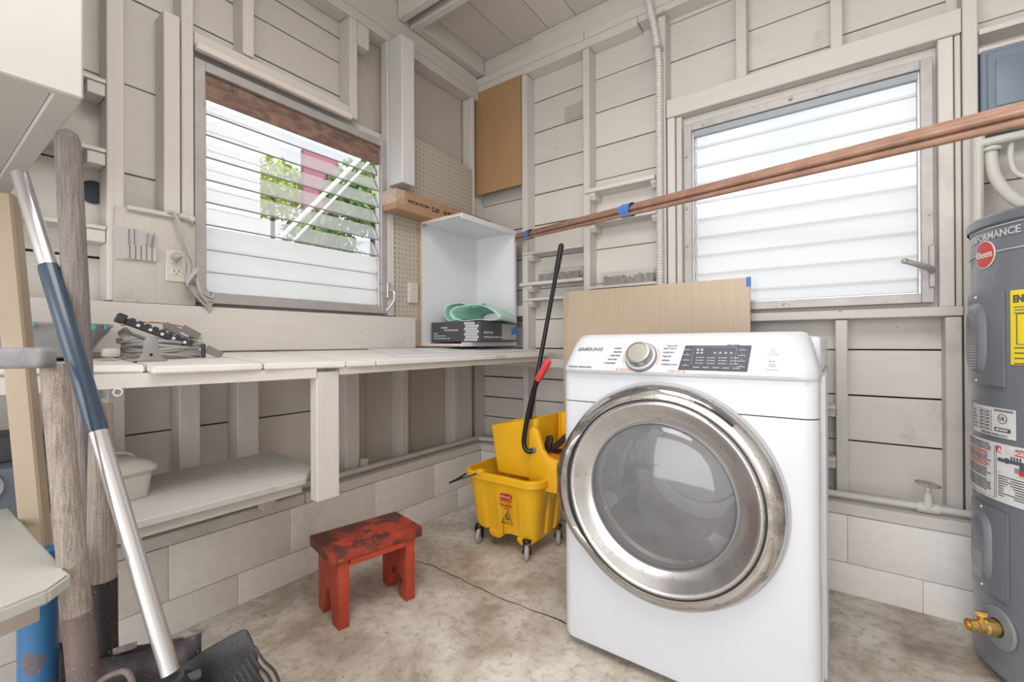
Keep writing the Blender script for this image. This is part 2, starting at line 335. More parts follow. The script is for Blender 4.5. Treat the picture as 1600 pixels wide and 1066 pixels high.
# ================================================================== WINDOWS
def glass_mat(name, frost, tint, fac):
    m = bpy.data.materials.new(name); m.use_nodes = True; n = m.node_tree.nodes; l = m.node_tree.links; n.clear()
    out = n.new('ShaderNodeOutputMaterial'); tr = n.new('ShaderNodeBsdfTransparent'); tl = n.new('ShaderNodeBsdfTranslucent'); df = n.new('ShaderNodeBsdfDiffuse'); gl = n.new('ShaderNodeBsdfGlossy'); gl.inputs['Roughness'].default_value = .12
    tc = n.new('ShaderNodeTexCoord'); no = n.new('ShaderNodeTexNoise'); no.inputs['Scale'].default_value = 260; no.inputs['Detail'].default_value = 3; l.new(tc.outputs['Object'], no.inputs['Vector'])
    mx = n.new('ShaderNodeMix'); mx.data_type = 'RGBA'; mx.inputs[6].default_value = (*[c*.93 for c in tint], 1); mx.inputs[7].default_value = (*tint, 1); l.new(no.outputs['Fac'], mx.inputs[0])
    tr.inputs[0].default_value = (*[min(1, c*1.02) for c in tint], 1); l.new(mx.outputs[2], tl.inputs[0]); l.new(mx.outputs[2], df.inputs[0])
    a = n.new('ShaderNodeMixShader'); a.inputs[0].default_value = .10; l.new(tl.outputs[0], a.inputs[1]); l.new(df.outputs[0], a.inputs[2])
    b = n.new('ShaderNodeMixShader'); b.inputs[0].default_value = frost; l.new(tr.outputs[0], b.inputs[1]); l.new(a.outputs[0], b.inputs[2])
    c = n.new('ShaderNodeMixShader'); c.inputs[0].default_value = fac; l.new(b.outputs[0], c.inputs[1]); l.new(gl.outputs[0], c.inputs[2]); l.new(c.outputs[0], out.inputs[0])
    return m
g_frost = glass_mat('frosted_glass', .84, (.98, .985, .985), .03)
g_frost2 = glass_mat('frosted_glass_bright', .84, (.985, .985, .985), .02)
g_upper = glass_mat('pale_glass', .35, (.99, .99, .99), .02)
g_clear = glass_mat('hazy_glass', .30, (.985, .99, .995), .03)
edge_m = mat('glass_edge', (.30, .32, .33), .5)
def louvre_window(name, mp, u0, u1, z0, z1, d, seams, fr, mats, tilt, clips):
    W = struct(obj(name, mapped(frame_bm(u0-.035, u1+.035, z0-.035, z1+.033, .035, d-.012, d+.04), mp), alu_old))
    obj('inner_frame', mapped(frame_bm(u0-.004, u1+.004, z0-.004, z1+.004, .012, d+.005, d+.03), mp), alu, W)
    obj('jamb', mapped(frame_bm(u0-.10, u1+.10, z0-.09, z1+.09, .058, d+.042, d+.062), mp), PX, W)
    for i, (a, b) in enumerate(zip(seams, seams[1:])):
        ti = tilt(i); hh = (b-a)/2+.004; zc = (a+b)/2; cc, ss = math.cos(ti), math.sin(ti)
        M = Matrix.Translation(((u0+u1)/2, d+.03, zc)) @ Matrix.Rotation(ti, 4, 'X')
        pn = obj('pane', mapped(BX(-(u1-u0)/2+.004, (u1-u0)/2-.004, -.0025, .0025, -hh, hh, bev=.0008, M=M), mp), mats(i), W); obj('pane_edge', mapped(BX(-(u1-u0)/2+.004, (u1-u0)/2-.004, -.003, .003, -hh-.0022, -hh-.0004, M=M), mp), edge_m, pn)
        for uu in clips:
            M2 = Matrix.Translation((uu, d+.03, zc)) @ Matrix.Rotation(ti, 4, 'X')
            obj('pane_clip', mapped(BX(-.006, .006, -.007, .007, -hh*.8, hh*.5, bev=.002, M=M2), mp), alu, W)
    return W
def frame_bm(u0, u1, z0, z1, w, d0, d1):
    b = NB(); bx(b, u0, u0+w, d0, d1, z0, z1, bev=.002); bx(b, u1-w, u1, d0, d1, z0, z1, bev=.002); bx(b, u0+w, u1-w, d0, d1, z0, z0+w, bev=.002); bx(b, u0+w, u1-w, d0, d1, z1-w, z1, bev=.002); return b
s1 = [1.150+.0835*i for i in range(9)]+[1.875]
w1 = louvre_window('window_1', mL, -1.443, -.655, 1.145, 1.968, .112, s1, None, lambda i: g_frost if i < 3 else g_clear, lambda i: R(-12) if i < 3 else R(-34), (-.664,))
ply = bpy.data.materials.new('brown_plywood')
def ply_mat(m):
    m.use_nodes = True; n = m.node_tree.nodes; l = m.node_tree.links; b = n['Principled BSDF']; b.inputs['Roughness'].default_value = .7
    tc = n.new('ShaderNodeTexCoord'); mp = n.new('ShaderNodeMapping'); mp.inputs['Scale'].default_value = (1, 3.5, 11); no = n.new('ShaderNodeTexNoise'); no.inputs['Scale'].default_value = 2.3; no.inputs['Detail'].default_value = 5; no.inputs['Distortion'].default_value = 1.6
    cr = n.new('ShaderNodeValToRGB'); e = cr.color_ramp.elements; e[0].position = .38; e[0].color = (.15, .095, .08, 1); e[1].position = .64; e[1].color = (.30, .19, .14, 1); x = e.new(.5); x.color = (.21, .13, .105, 1)
    l.new(tc.outputs['Object'], mp.inputs[0]); l.new(mp.outputs[0], no.inputs['Vector']); l.new(no.outputs['Fac'], cr.inputs[0]); l.new(cr.outputs[0], b.inputs['Base Color'])
ply_mat(ply)
obj('plywood_infill', mapped(BX(-1.442, -.657, .116, .125, 1.872, 1.966), mL), ply, w1)
obj('frame_lip', mapped(BX(-1.478, -.84, .075, .100, 2.022, 2.048, bev=.003), mL), mat('bright_paint', (.8, .72, .68), .4), w1)
bm = NB(); tube(bm, [(-.085, -.618, 1.235), (-.06, -.612, 1.222), (-.055, -.616, 1.18), (-.062, -.640, 1.14), (-.07, -.655, 1.122)], [.007, .009, .008, .006, .008], 10, smooth=5)
bx(bm, -.10, -.085, -.632, -.606, 1.19, 1.27, bev=.003); obj('crank_handle', bm, alu, w1)
s2 = [1.138, 1.195, 1.283, 1.373, 1.460, 1.548, 1.632, 1.720, 1.806, 1.897, 1.968]
w2 = louvre_window('window_2', mB, 1.222, 2.036, 1.135, 1.972, .132, s2, None, lambda i: g_frost2 if i < 5 else g_upper, lambda i: R(5), (1.229,))
bm = NB(); bx(bm, 2.055, 2.073, .108, .125, 1.155, 1.31, bev=.003); tube(bm, [(2.063, .108, 1.215), (2.055, .085, 1.222), (2.02, .06, 1.235), (1.985, .05, 1.25)], [.012, .010, .006, .009], 10, smooth=5)
lathe(bm, [(0, -.011), (.009, -.007), (.011, 0), (.009, .007), (0, .011)], 12, Matrix.Translation((1.982, .049, 1.251))); obj('crank_handle', bm, alu_old, w2)
for z in (1.42, 1.60, 1.85): obj('latch_screw', mapped(BX(1.192, 1.204, .112, .121, z-.006, z+.006, bev=.002), mB), alu_old, w2)
obj('head_shade_strip', BX(1.232, 2.03, .128, .15, 1.938, 1.968, bev=.002), mat('blue_grey_strip', (.36, .41, .46), .5), w2)  # strip of shade at the top of the glass, put in as blue-grey colour
obj('latch_tab', BX(1.62, 1.632, .108, .122, 1.985, 2.0, bev=.002), alu_old, w2)
# ================================================================== BENCH AND SHELVES
def zt(x): return .928-(x+.06)*.056      # the old bench slopes a little towards the room
def workbench():
    T = thing('workbench', 'long white painted plank workbench along the window wall', 'workbench', (.43, -1.29, .45))
    # cross boards with ragged end grain, left part
    fr = [(-2.55, .08), (-2.2, .17), (-1.93, .265), (-1.735, .335)]; fr2 = [(-1.735, .372), (-1.48, .415), (-1.235, .455), (-1.12, .465)]
    for (ya, xa), (yb, xb) in list(zip(fr, fr[1:]))+list(zip(fr2, fr2[1:])):
        b = NB(); t = .020; q = .002
        pts = [(-.058, ya+q), (xa+random.uniform(-.004, .004), ya+q), (xb+random.uniform(-.004, .004), yb-q), (-.058, yb-q)]
        loft(b, [[(x, y, zt(x)-t) for x, y in pts], [(x, y, zt(x)) for x, y in pts]])
        bmesh.ops.bevel(b, geom=b.edges[:], offset=.004, segments=2, affect='EDGES'); obj('top_board', b, bench_p, T)
    # long boards running to the corner, right part
    xs = [-.10, .13, .33, .465]
    for xa, xb in zip(xs, xs[1:]):
        b = NB(); pts = [(xa+.001, -1.115), (xb-.001, -1.115), (xb-.001, .115), (xa+.001, .115)]
        loft(b, [[(x, y, zt(x)-.018) for x, y in pts], [(x, y, zt(x)) for x, y in pts]]); bmesh.ops.bevel(b, geom=b.edges[:], offset=.002, segments=1, affect='EDGES'); obj('top_board', b, bench_p, T)
    # front rail
    b = NB(); pts = [(.20, -2.3), (.22, -2.3), (.438, -1.33), (.418, -1.33)]
    loft(b, [[(x, y, .850) for x, y in pts], [(x, y, zt(x)-.0205) for x, y in pts]]); obj('front_rail', b, PY, T)
    b = NB(); pts = [(.425, -1.247), (.447, -1.247), (.449, .06), (.427, .06)]
    loft(b, [[(x, y, .856) for x, y in pts], [(x, y, zt(x)-.0185) for x, y in pts]]); obj('front_rail', b, PY, T)
    # post from the rail down to the low shelf
    obj('post', BX(.395, .434, -1.327, -1.248, .452, .868, bev=.002), PZ, T)
    b = NB();     tube(b, [(.345+.007*math.cos(R(60))*math.cos(a), -1.795+.009*math.sin(R(60))*math.cos(a), .842+.009*math.sin(a)) for a in [2*PI*i/14 for i in range(15)]], .0022, 6); obj('screw_eye', b, white_metal, T)
    # boards of the low shelf
    S_ = thing('low_shelf', 'low shelf of two white painted boards under the workbench', 'shelf', (.2, -1.75, .34))
    def quad2(p, z, t):
        b = NB()
        loft(b, [[(x, y, z-t) for x, y in p], [(x, y, z) for x, y in p]]); bmesh.ops.bevel(b, geom=b.edges[:], offset=.002, segments=1, affect='EDGES'); return b
    obj('shelf_board', quad2([(-.095, -2.6), (.10, -2.6), (.10, -1.217), (-.095, -1.205)], .518, .022), bench2, S_)
    obj('shelf_board', quad2([(.103, -2.6), (.36, -2.6), (.372, -1.328), (.25, -1.237), (.103, -1.219)], .520, .020), bench2, S_)
    obj('shelf_rail', BX(.33, .352, -2.6, -1.33, .47, .499, bev=.002), PY, S_)
    obj('shelf_leg', BX(.28, .33, -2.55, -2.5, .0, .499, bev=.002), PZ, S_)
    obj('shelf_leg', BX(.02, .06, -1.32, -1.27, .34, .496, bev=.002), PZ, S_)
bench2 = mat('shelf_grey_white', (.60, .585, .57), .6, grain='y', var=.04, bump=.2, worn=(.5, .46, .42), wornth=.62)
workbench()
def wall_shelf(name_lbl, u0, u1, d0, z, t, c0, c1, right_cleat=True):
    T = thing('wall_shelf', name_lbl, 'shelf', ((u0+u1)/2, .15, z-t), 0, 'little shelves nailed between the studs of the back wall')
    obj('board', BX(u0, u1, d0, .207, z-t, z, bev=.0015), PX, T)
    for (a, b) in (c0, c1):
        if a is not None: obj('cleat', prism(NB(), [(d0+.012, z-t-.001), (.207, z-t-.001), (.207, z-t-.035), (d0+.03, z-t-.035), (d0+.012, z-t-.015)], 'x', a, b), PX, T)
N = (None, None)
wall_shelf('upper shelf board left of the metal conduit, above the copper rods', .662, 1.05, .105, 1.797, .022, (.687, .72), (1.025, 1.05))
wall_shelf('shelf board left of the metal conduit, just below the copper rods', .655, 1.055, .105, 1.612, .012, (.687, .72), (1.03, 1.055))
wall_shelf('topmost of the three narrow shelves beside the white cabinet', .243, .645, .11, 1.50, .014, (.275, .31), N)
wall_shelf('middle narrow shelf holding a clear plastic box', .226, .647, .10, 1.317, .018, (.275, .31), N)
wall_shelf('lowest of the three narrow shelves behind the mop handle', .243, .647, .11, 1.222, .014, (.275, .31), N)
wall_shelf('narrow shelf holding a clear box behind the beige board', .69, 1.06, .11, 1.262, .014, N, N)
# shelves in the lower wall behind the dryer
for z, lb in ((.70, 'higher of the two stub shelves between dryer and lower stud'), (.49, 'lower of the two stub shelves between dryer and lower stud')):
    T = thing('wall_shelf', lb, 'shelf', (1.6, .15, z), 0, 'stub shelves low on the back wall'); obj('board', BX(1.42, 1.774, .10, .207, z-.016, z, bev=.0015), PX, T); obj('cleat', BX(1.745, 1.774, .13, .207, z-.05, z-.017, bev=.002), PX, T)
def clear_box(lbl, x0, x1, y0, y1, z0, h, fill):
    T = thing('plastic_box', lbl, 'box', ((x0+x1)/2, (y0+y1)/2, z0), 0, 'clear plastic boxes on the narrow shelves')
    cm = mat('clear_plastic', (.8, .8, .8), .25, var=.02, alpha=.22)
    b = NB(); loft(b, [rrect(x0+.008, x1-.008, y0+.006, y1-.006, .008, z0+.0005), rrect(x0, x1, y0, y1, .01, z0+h)], True, False); obj('tub', b, cm, T)
    obj('lid', loft(NB(), [rrect(x0-.003, x1+.003, y0-.003, y1+.003, .011, z0+h), rrect(x0-.003, x1+.003, y0-.003, y1+.003, .011, z0+h+.006)]), cm, T)
    b = NB()
    for i in range(110):
        x = random.uniform(x0+.02, x1-.02); y = random.uniform(y0+.012, y1-.012); s = random.uniform(.006, .011)
        bx(b, x-s, x+s, y-s*.6, y+s*.6, z0+.003, z0+.003+random.uniform(.2, 1)*h*fill, M=None)
    obj('hardware', b, mat('mixed_hardware', (.28, .24, .21), .5, .3, var=.5, vscale=120), T, kind='stuff')
clear_box('clear plastic box of hardware on the middle narrow shelf', .335, .625, .112, .19, 1.317, .066, .7)
clear_box('clear plastic box peeking out above the beige board', .74, 1.04, .118, .195, 1.262, .066, .8)
# ================================================================== BACK WALL FITTINGS
o = obj('hardboard_sheet', BX(-.134, .2355, .112, .1195, 1.918, 2.584), mat('brown_hardboard', (.44, .275, .14), .6, var=.06, vscale=5)); tag(o, 'brown hardboard sheet fixed high in the corner of the back wall', 'board')
def conduit():
    T = thing('flexible_conduit', 'grey ribbed metal conduit running up beside the right window', 'conduit', (1.062, .10, 1.1))
    pts = [(1.076, .095, 1.10), (1.077, .095, 2.2), (1.073, .095, 2.38), (1.055, .095, 2.52), (1.035, .093, 2.62), (1.01, .09, 2.80)]
    P = smooth_path(pts, 60); L = [0]
    for a, b in zip(P, P[1:]): L.append(L[-1]+(b-a).length)
    PP = []; rr = []; s = 0; k = 0; j = 0
    while s < L[-1]:
        while L[j+1] < s: j += 1
        q = P[j].lerp(P[j+1], (s-L[j])/max(1e-6, L[j+1]-L[j])); PP.append(q); rr.append(.0185 if k % 2 else .0145); k += 1; s += .0075
    obj('ribbed_tube', tube(NB(), PP, rr, 14), mat('galvanised', (.72, .71, .69), .45, .15, var=.1, vscale=40), T, smooth=20)
    obj('strap', BX(1.05, 1.095, .078, .119, 2.40, 2.418, bev=.002), alu, T)
conduit()
def mesh_text(s, size, m, parent, M, name='lettering', w=0, **k):
    b = text_bm(s, size, **k); b.transform(M); return obj(name, b, m, parent, w=w, smooth=0)
blue_tape = mat('blue_tape', (.06, .22, .62), .6, var=.1, vscale=60)
rod_m = mat('copper_brown_rod', (.37, .215, .155), .45, var=.28, vscale=22)
def rods():
    A = Vector((.205, .095, 1.594)); B = Vector((2.45, -1.118, 1.328)); d = (B-A).normalized()
    rt = d.cross(Vector((0, 0, 1))).normalized(); up = rt.cross(d)
    offs = [(0, .0108), (-.0112, 0), (.0112, 0), (0, -.0108), (.0112, -.0200), (-.0112, .0205)]
    names = ('upper middle copper-brown rod inside the diagonal bundle', 'rear copper-brown rod hidden towards the wall in the bundle', 'foremost copper-brown rod facing the room in the bundle', 'lower middle copper-brown rod inside the diagonal bundle', 'lowest copper-brown rod along the underside of the bundle', 'topmost copper-brown rod along the upper edge of the bundle')
    for i, (a, b) in enumerate(offs):
        s = A+rt*a*.95+up*b*.95; e = B+rt*a*.95+up*b*.95
        o = obj('copper_rod', tube(NB(), [s+d*random.uniform(0, .03), s.lerp(e, .5), e], .0074, 12), rod_m)
        tag(o, names[i], 'rod', 'copper brown rods taped in one bundle')
    def tape(t0, t1, lb):
        P = []; M = []
        for t in (t0, t1):
            c = A+d*t; P.append([c+rt*.0235*math.cos(2*PI*k/20)+up*.0275*math.sin(2*PI*k/20) for k in range(20)])
        o = obj('tape_band', loft(NB(), P, False, False), blue_tape); tag(o, lb, 'tape', 'blue tape bands on the rods')
    return A, d, tape
A_, d_, tape_ = rods()
tape_(.155, .205, 'blue tape band around the rods beside the cabinet'); tape_(.995, 1.055, 'blue tape band around the rods in front of the right window')
# beige wood-grain panel leaning behind the dryer
o = obj('beige_panel', BX(.56, 1.478, .045, .062, .36, 1.236, bev=.001), mat('beige_woodgrain', (.60, .48, .36), .45, grain='z', var=.10), None)
tag(o, 'beige wood grain panel standing on edge behind the dryer', 'panel')
tp = obj('tape_tab', BX(1.464, 1.4795, .0435, .0635, 1.196, 1.238), blue_tape, o)
# ---- pipes
def pipe_run():
    T = thing('water_pipe', 'white painted water pipe running along both block walls', 'pipe', (1.9, .05, .35))
    obj('pipe', tube(NB(), [(2.175, .045, .362), (.06, .045, .362)], .0125, 12), pipe_p, T)
    obj('pipe', tube(NB(), [(.06, .045, .362), (-.02, .02, .362), (-.045, -.04, .362), (-.045, -1.13, .362), (-.06, -1.18, .362), (-.12, -1.2, .37), (-.17, -1.2, .38)], .0125, 12, smooth=5), pipe_p, T)
    obj('pipe', tube(NB(), [(2.178, .08, .362), (2.178, .08, 1.60), (2.186, .08, 1.632), (2.22, .078, 1.64), (2.75, .07, 1.66)], .0145, 12, smooth=6), pipe_p, T)
    b = NB(); lathe(b, [(.016, 0), (.019, .002), (.019, .02), (.014, .024), (.014, .05), (.009, .055), (.009, .075), (.004, .078), (.004, .088)], 16, Matrix.Translation((2.04, .045, .36)))
    tube(b, [(2.01, .045, .362), (2.07, .045, .362)], .018, 12); obj('valve_body', b, pipe_p, T); obj('elbow', tube(NB(), [(2.15, .05, .362), (2.19, .06, .362), (2.19, .08, .372)], .019, 12), pipe_p, T)
    b = NB(); M = Matrix.Translation((2.04, .045, .447)) @ Matrix.Rotation(R(8), 4, 'Y')
    tube(b, [(.032*math.cos(a), .032*math.sin(a), 0) for a in [2*PI*i/24 for i in range(25)]], .0042, 8, M)
    for k in range(5): a = 2*PI*k/5; tube(b, [(0, 0, .002), (.03*math.cos(a), .03*math.sin(a), 0)], .003, 6, M)
    lathe(b, [(0, -.006), (.008, -.005), (.008, .005), (0, .007)], 10, M); obj('valve_wheel', b, mat('old_wheel', (.45, .44, .40), .6, .2, var=.2, vscale=30), T)
    b = NB(); bx(b, -.095, -.065, -.795, -.765, .345, .40, bev=.004); obj('pipe_bracket', b, pipe_p, T)
pipe_run()
# ---- breaker panel and pipes above the heater
T = thing('breaker_panel', 'blue grey metal breaker panel high at the right edge', 'electric panel', (2.4, .11, 1.68))
blue_steel = mat('blue_grey_steel', (.185, .235, .30), .45, .1, var=.05)
obj('cabinet', BX(2.192, 2.58, .10, .207, 1.672, 1.965, bev=.002), blue_steel, T); obj('door', BX(2.205, 2.57, .093, .1, 1.69, 1.95, bev=.003), blue_steel, T)
obj('raised_panel', BX(2.225, 2.33, .089, .094, 1.76, 1.925, bev=.004, seg=2), blue_steel, T)
W_ = bpy.data.objects['wall_back']
obj('ledge_board', BX(2.191, 2.62, .13, .207, 1.972, 1.992, bev=.002), PX, W_); obj('ledge_board', BX(2.191, 2.62, .12, .207, 2.035, 2.055, bev=.002), PX, W_)
T = thing('flex_pipe', 'thick white pipe curving down onto the water heater', 'pipe', (2.3, 0, 1.34)); obj('hose', tube(NB(), [(2.213, .095, 1.63), (2.213, .09, 1.57), (2.222, .07, 1.50), (2.25, .02, 1.42), (2.29, -.05, 1.355), (2.315, -.09, 1.31)], .017, 14, smooth=8), pipe_p, T)
b = NB(); lathe(b, [(.02, -.008), (.026, -.004), (.026, .004), (.02, .008)], 16, Matrix.Translation((2.213, .092, 1.615))); obj('collar', b, pipe_p, T); obj('collar', lathe(NB(), [(.02, -.012), (.032, -.008), (.032, .006), (.02, .012)], 16, Matrix.Translation((2.305, -.085, 1.325))), pipe_p, T)
o = obj('power_cable', tube(NB(), [(2.262, .10, 1.63), (2.258, .09, 1.57), (2.268, .08, 1.52), (2.30, .07, 1.495), (2.37, .06, 1.49), (2.46, .06, 1.50)], .008, 10, smooth=8), pipe_p); tag(o, 'white cable looping beneath the pipe at the right edge', 'cable')
# ================================================================== WATER HEATER
def cyl(bm, c, r, a0=-90):
    """wrap flat (x = arc length, y = height, z = out) onto a cylinder of radius r; x=0 lies at angle a0 seen from above"""
    for v in bm.verts:
        a = R(a0)+v.co.x/r; rr = r+v.co.z; v.co = Vector((c[0]+rr*math.cos(a), c[1]+rr*math.sin(a), c[2]+v.co.y))
    bmesh.ops.recalc_face_normals(bm, faces=bm.faces[:]); return bm
def flat(w, h, t, rad=.0, n=14, out=0):
    b = NB()
    for i in range(n):
        bx(b, -w/2+w*i/n, -w/2+w*(i+1)/n, -h/2, h/2, out, out+t)
    bmesh.ops.remove_doubles(b, verts=b.verts[:], dist=1e-6); return b
def heater():
    c = (2.395, -.215, 0); r = .287
    T = thing('water_heater', 'tall grey cylindrical water heater at the right edge', 'water heater', (c[0], c[1], 0))
    body = mat('heater_grey', (.19, .205, .235), .3, .15, var=.02, coat=.3)
    M = Matrix.Translation(c)
    obj('base', lathe(NB(), [(0, 0), (r-.028, 0), (r-.028, .06), (0, .06)], 64, M), mat('heater_base', (.16, .17, .19), .5), T)
    tank = obj('tank', lathe(NB(), [(r-.014, .035), (r, .04), (r, .062), (r-.003, .064), (r-.003, 1.280), (r, 1.282)], 72, M), body, T)
    obj('top_cap', lathe(NB(), [(r+.004, 1.281), (r+.006, 1.284), (r+.006, 1.304), (r+.002, 1.310), (r-.01, 1.313), (r-.06, 1.318), (0, 1.318)], 72, M), body, T)
    wl = mat('label_white', (.72, .73, .74), .4); ink = mat('label_ink', (.10, .10, .11), .6); red = mat('label_red', (.62, .045, .035), .4); yel = mat('label_yellow', (.85, .68, .03), .5); grey = mat('label_grey', (.55, .58, .62), .4)
    def wrap(bm, z, ang, out=0, m=wl, name='label', parent=T):
        for v in bm.verts: v.co.z += out
        for v in bm.verts: v.co.y += z
        bmesh.ops.subdivide_edges(bm, edges=[e for e in bm.edges if abs(e.verts[0].co.x-e.verts[1].co.x) > .02], cuts=2)
        return obj(name, cyl(bm, c, r-.0025, ang), m, parent)
    # door panels (access covers)
    def cover(z0, z1, a_mid, w):
        h = z1-z0; b = flat(w, h, .006, n=10); g = cyl_cover = b
        wrap(b, (z0+z1)/2, a_mid, .001, body, 'access_cover')
        cv = LAST[0]
        # raised boss
        t = NB(); rings = []
        for k, (s, o) in enumerate(((1.0, .006), (.92, .010), (.78, .016), (.70, .018))):
            w2, h2 = w*.27*(s*.9+.1), h*.40*(s*.6+.4); pts = []
            for i in range(40):
                a = 2*PI*i/40; ex = .35; x = math.copysign(abs(math.cos(a))**.7, math.cos(a))*w2; y = math.copysign(abs(math.sin(a))**.55, math.sin(a))*h2
                pts.append((x-w*.05, y, o))
            rings.append(pts)
        loft(t, rings, False, True); wrap(t, (z0+z1)/2, a_mid, 0, body, 'boss', cv)
        t = NB()
        for i in range(9): bx(t, -w*.20, w*.07, -h*.08-i*.008, -h*.08-i*.008+.002, .0178, .0188)
        wrap(t, (z0+z1)/2, a_mid, 0, grey, 'embossed_ribs', cv)
        for s in (-1, 1):
            t = NB(); lathe(t, [(0, .003), (.004, .003), (.005, 0)], 10, Matrix.Translation((-.01, s*h*.46, .0065)))
            wrap(t, (z0+z1)/2, a_mid, 0, alu, 'screw', cv)
    cover(.833, 1.094, -168, .178); cover(.250, .492, -164, .150)
    for z in (1.274, 1.205): wrap(flat(.75, .003, .001, n=24), z, -130, .001, grey, 'trim_line')
    wrap(text_bm('PERFORMANCE', .0275, bold=.0006), 1.252, -161, .002, grey, 'lettering')
    b = NB(); lathe(b, [(0, .002), (.040, .002), (.040, .0)], 40); wrap(b, 1.203, -163.5, .0005, wl, 'round_badge'); bd = LAST[0]
    b = NB(); lathe(b, [(0, .0028), (.0368, .0028), (.0368, .0005)], 40); wrap(b, 1.203, -163.5, .0005, red, 'badge_disc', bd)
    wrap(text_bm('Rheem', .030, bold=.0003, sx=.80), 1.203, -163.5, .0042, wl, 'lettering', bd)
    YA = -134; lab = wrap(flat(.13, .198, .001, n=10), .993, YA, .0012, yel, 'energy_label')
    wrap(text_bm('ENERGYGUIDE', .026, bold=.0012, sx=.72), 1.068, YA+1, .003, ink, 'lettering', lab)
    b = NB()
    for i in range(3): bx(b, -.055, .01, -.002-i*.008, 0-i*.008, 0, .0006)
    for i in range(4): bx(b, -.055, .045, -.11-i*.014, -.107-i*.014, 0, .0006)
    bx(b, -.05, -.048, -.10, -.02, 0, .0005); bx(b, .05, .052, -.10, -.02, 0, .0005); bx(b, -.05, .052, -.02, -.0185, 0, .0005); bx(b, -.05, .052, -.10, -.0985, 0, .0005); bx(b, -.03, .03, -.065, -.055, 0, .0005)
    wrap(b, 1.048, YA, .003, ink, 'fine_print', lab)
    RA = -161; lab = wrap(flat(.160, .080, .001, n=10), .733, RA, .0012, wl, 'rating_label'); b = NB()
    for i in range(7): bx(b, -.076, .012, .031-i*.0095, .0315-i*.0095, 0, .0005)
    for x in (-.035, -.015, .012): bx(b, x, x+.0006, -.028, .031, 0, .0005)
    for i in range(6): bx(b, -.074, -.05-random.random()*.012, .024-i*.0095, .026-i*.0095, 0, .0005); bx(b, -.032, -.02, .024-i*.0095, .027-i*.0095, 0, .0005); bx(b, -.01, .005, .024-i*.0095, .027-i*.0095, 0, .0005)
    for i in range(26): bx(b, -.03+i*.0035, -.03+i*.0035+random.choice((.001, .002)), -.037, -.031, 0, .0005)
    for i in range(9): bx(b, .022+i*.006, .026+i*.006, .031, .036, 0, .0005)
    bx(b, .022, .068, -.024, -.013, 0, .0005)
    tube(b, [(.046+.0125*math.cos(2*PI*i/24), .012+.0125*math.sin(2*PI*i/24), 0) for i in range(25)], .0009, 5)
    wrap(b, .733, RA, .0028, ink, 'fine_print', lab); wrap(text_bm('UL', .013, bold=.0004), .745, RA+.046/r*57.3, .0028, ink, 'lettering', lab)
    wrap(text_bm('AHRI CERTIFIED', .0068, bold=.0002, sx=.7), .7145, RA+.045/r*57.3, .0042, wl, 'lettering', lab)
    DA = -152; DZ = .597; lab = wrap(flat(.37, .160, .001, n=20), DZ, DA, .0012, wl, 'danger_label'); b = NB(); b2 = NB()
    for blk, (z, n_, col) in enumerate(((.070, 4, 0), (.046, 2, 1), (.034, 3, 0), (.017, 3, 1), (-.002, 5, 0), (-.034, 6, 0))):
        for i in range(n_): bx(b2 if col else b, -.178, -.035-random.random()*.02, z-i*.0055, z-i*.0055+.0028, 0, .0005)
    bx(b, -.0235, -.0227, -.072, .072, 0, .0005); bx(b, -.180, -.023, -.0745, -.0735, 0, .0005)
    bx(b, -.0185, .178, .0, .0008, 0, .0005); bx(b, -.0185, -.0177, -.072, .072, 0, .0005); bx(b, -.018, .178, .072, .073, 0, .0005)
    for i in range(9): bx(b, -.012, .17-random.random()*.04, -.010-i*.0066, -.0072-i*.0066, 0, .0005)
    for i in range(3): lathe(b, [(0, .0006), (.0055, .0006), (.0055, 0)], 12, Matrix.Translation((-.008+i*.008, .036, 0)))
    X_ = .058
    bx(b, X_-.045, X_-.008, .032, .042, 0, .0006); bx(b, X_-.014, X_-.004, .018, .042, 0, .0006); lathe(b, [(0, .0006), (.008, .0006), (.008, 0)], 14, Matrix.Translation((X_-.045, .037, 0)))
    for i in range(4): bx(b, X_-.035+i*.007, X_-.031+i*.007, .043, .051, 0, .0006)
    for i in range(5): bx(b, X_-.026, X_-.004, .022-i*.003, .0232-i*.003, 0, .0006)
    bx(b2, X_-.015, X_+.02, .005, .017, 0, .0008)
    wrap(b, DZ, DA, .0028, ink, 'fine_print', lab); bx(b2, -.0178, .176, .055, .071, 0, .0006); wrap(b2, DZ, DA, .0028, red, 'red_print', lab)
    wrap(text_bm('DANGER', .0145, bold=.0004), DZ+.063, DA+.036/r*57.3, .0042, wl, 'lettering', lab)
    b = NB(); prism(b, [(-.006, -.005), (.006, -.005), (0, .006)], 'z', 0, .0008); wrap(b, DZ+.063, DA-.006/r*57.3, .0042, wl, 'warning_triangle', lab)
    # drain valve
    a = R(-156); n_ = Vector((math.cos(a), math.sin(a), 0)); p = Vector(c)+n_*(r-.003)+Vector((0, 0, .165)); Q = n_.to_track_quat('Z', 'Y').to_matrix().to_4x4(); Mx = Matrix.Translation(p) @ Q
    obj('escutcheon', lathe(NB(), [(.0, 0.004), (.052, .004), (.056, .001), (.056, -.002)], 32, Mx), mat('grey_rubber', (.24, .25, .27), .5), T)
    brass = mat('brass', (.75, .50, .17), .28, .9, var=.1, vscale=40)
    b = NB(); lathe(b, [(.0, 0), (.021, 0), (.021, .03), (.017, .034), (.017, .05), (.013, .052), (.013, .056), (.016, .058), (.016, .070), (.010, .070), (.010, .062), (0, .062)], 20, Mx)
    tube(b, [p+n_*.04, p+n_*.04+Vector((0, 0, .03))], .010, 12); bx(b, -.012, .012, -.004, .004, .0, .012, M=Matrix.Translation(p+n_*.04+Vector((0, 0, .028)))); dv = obj('drain_valve', b, brass, T)
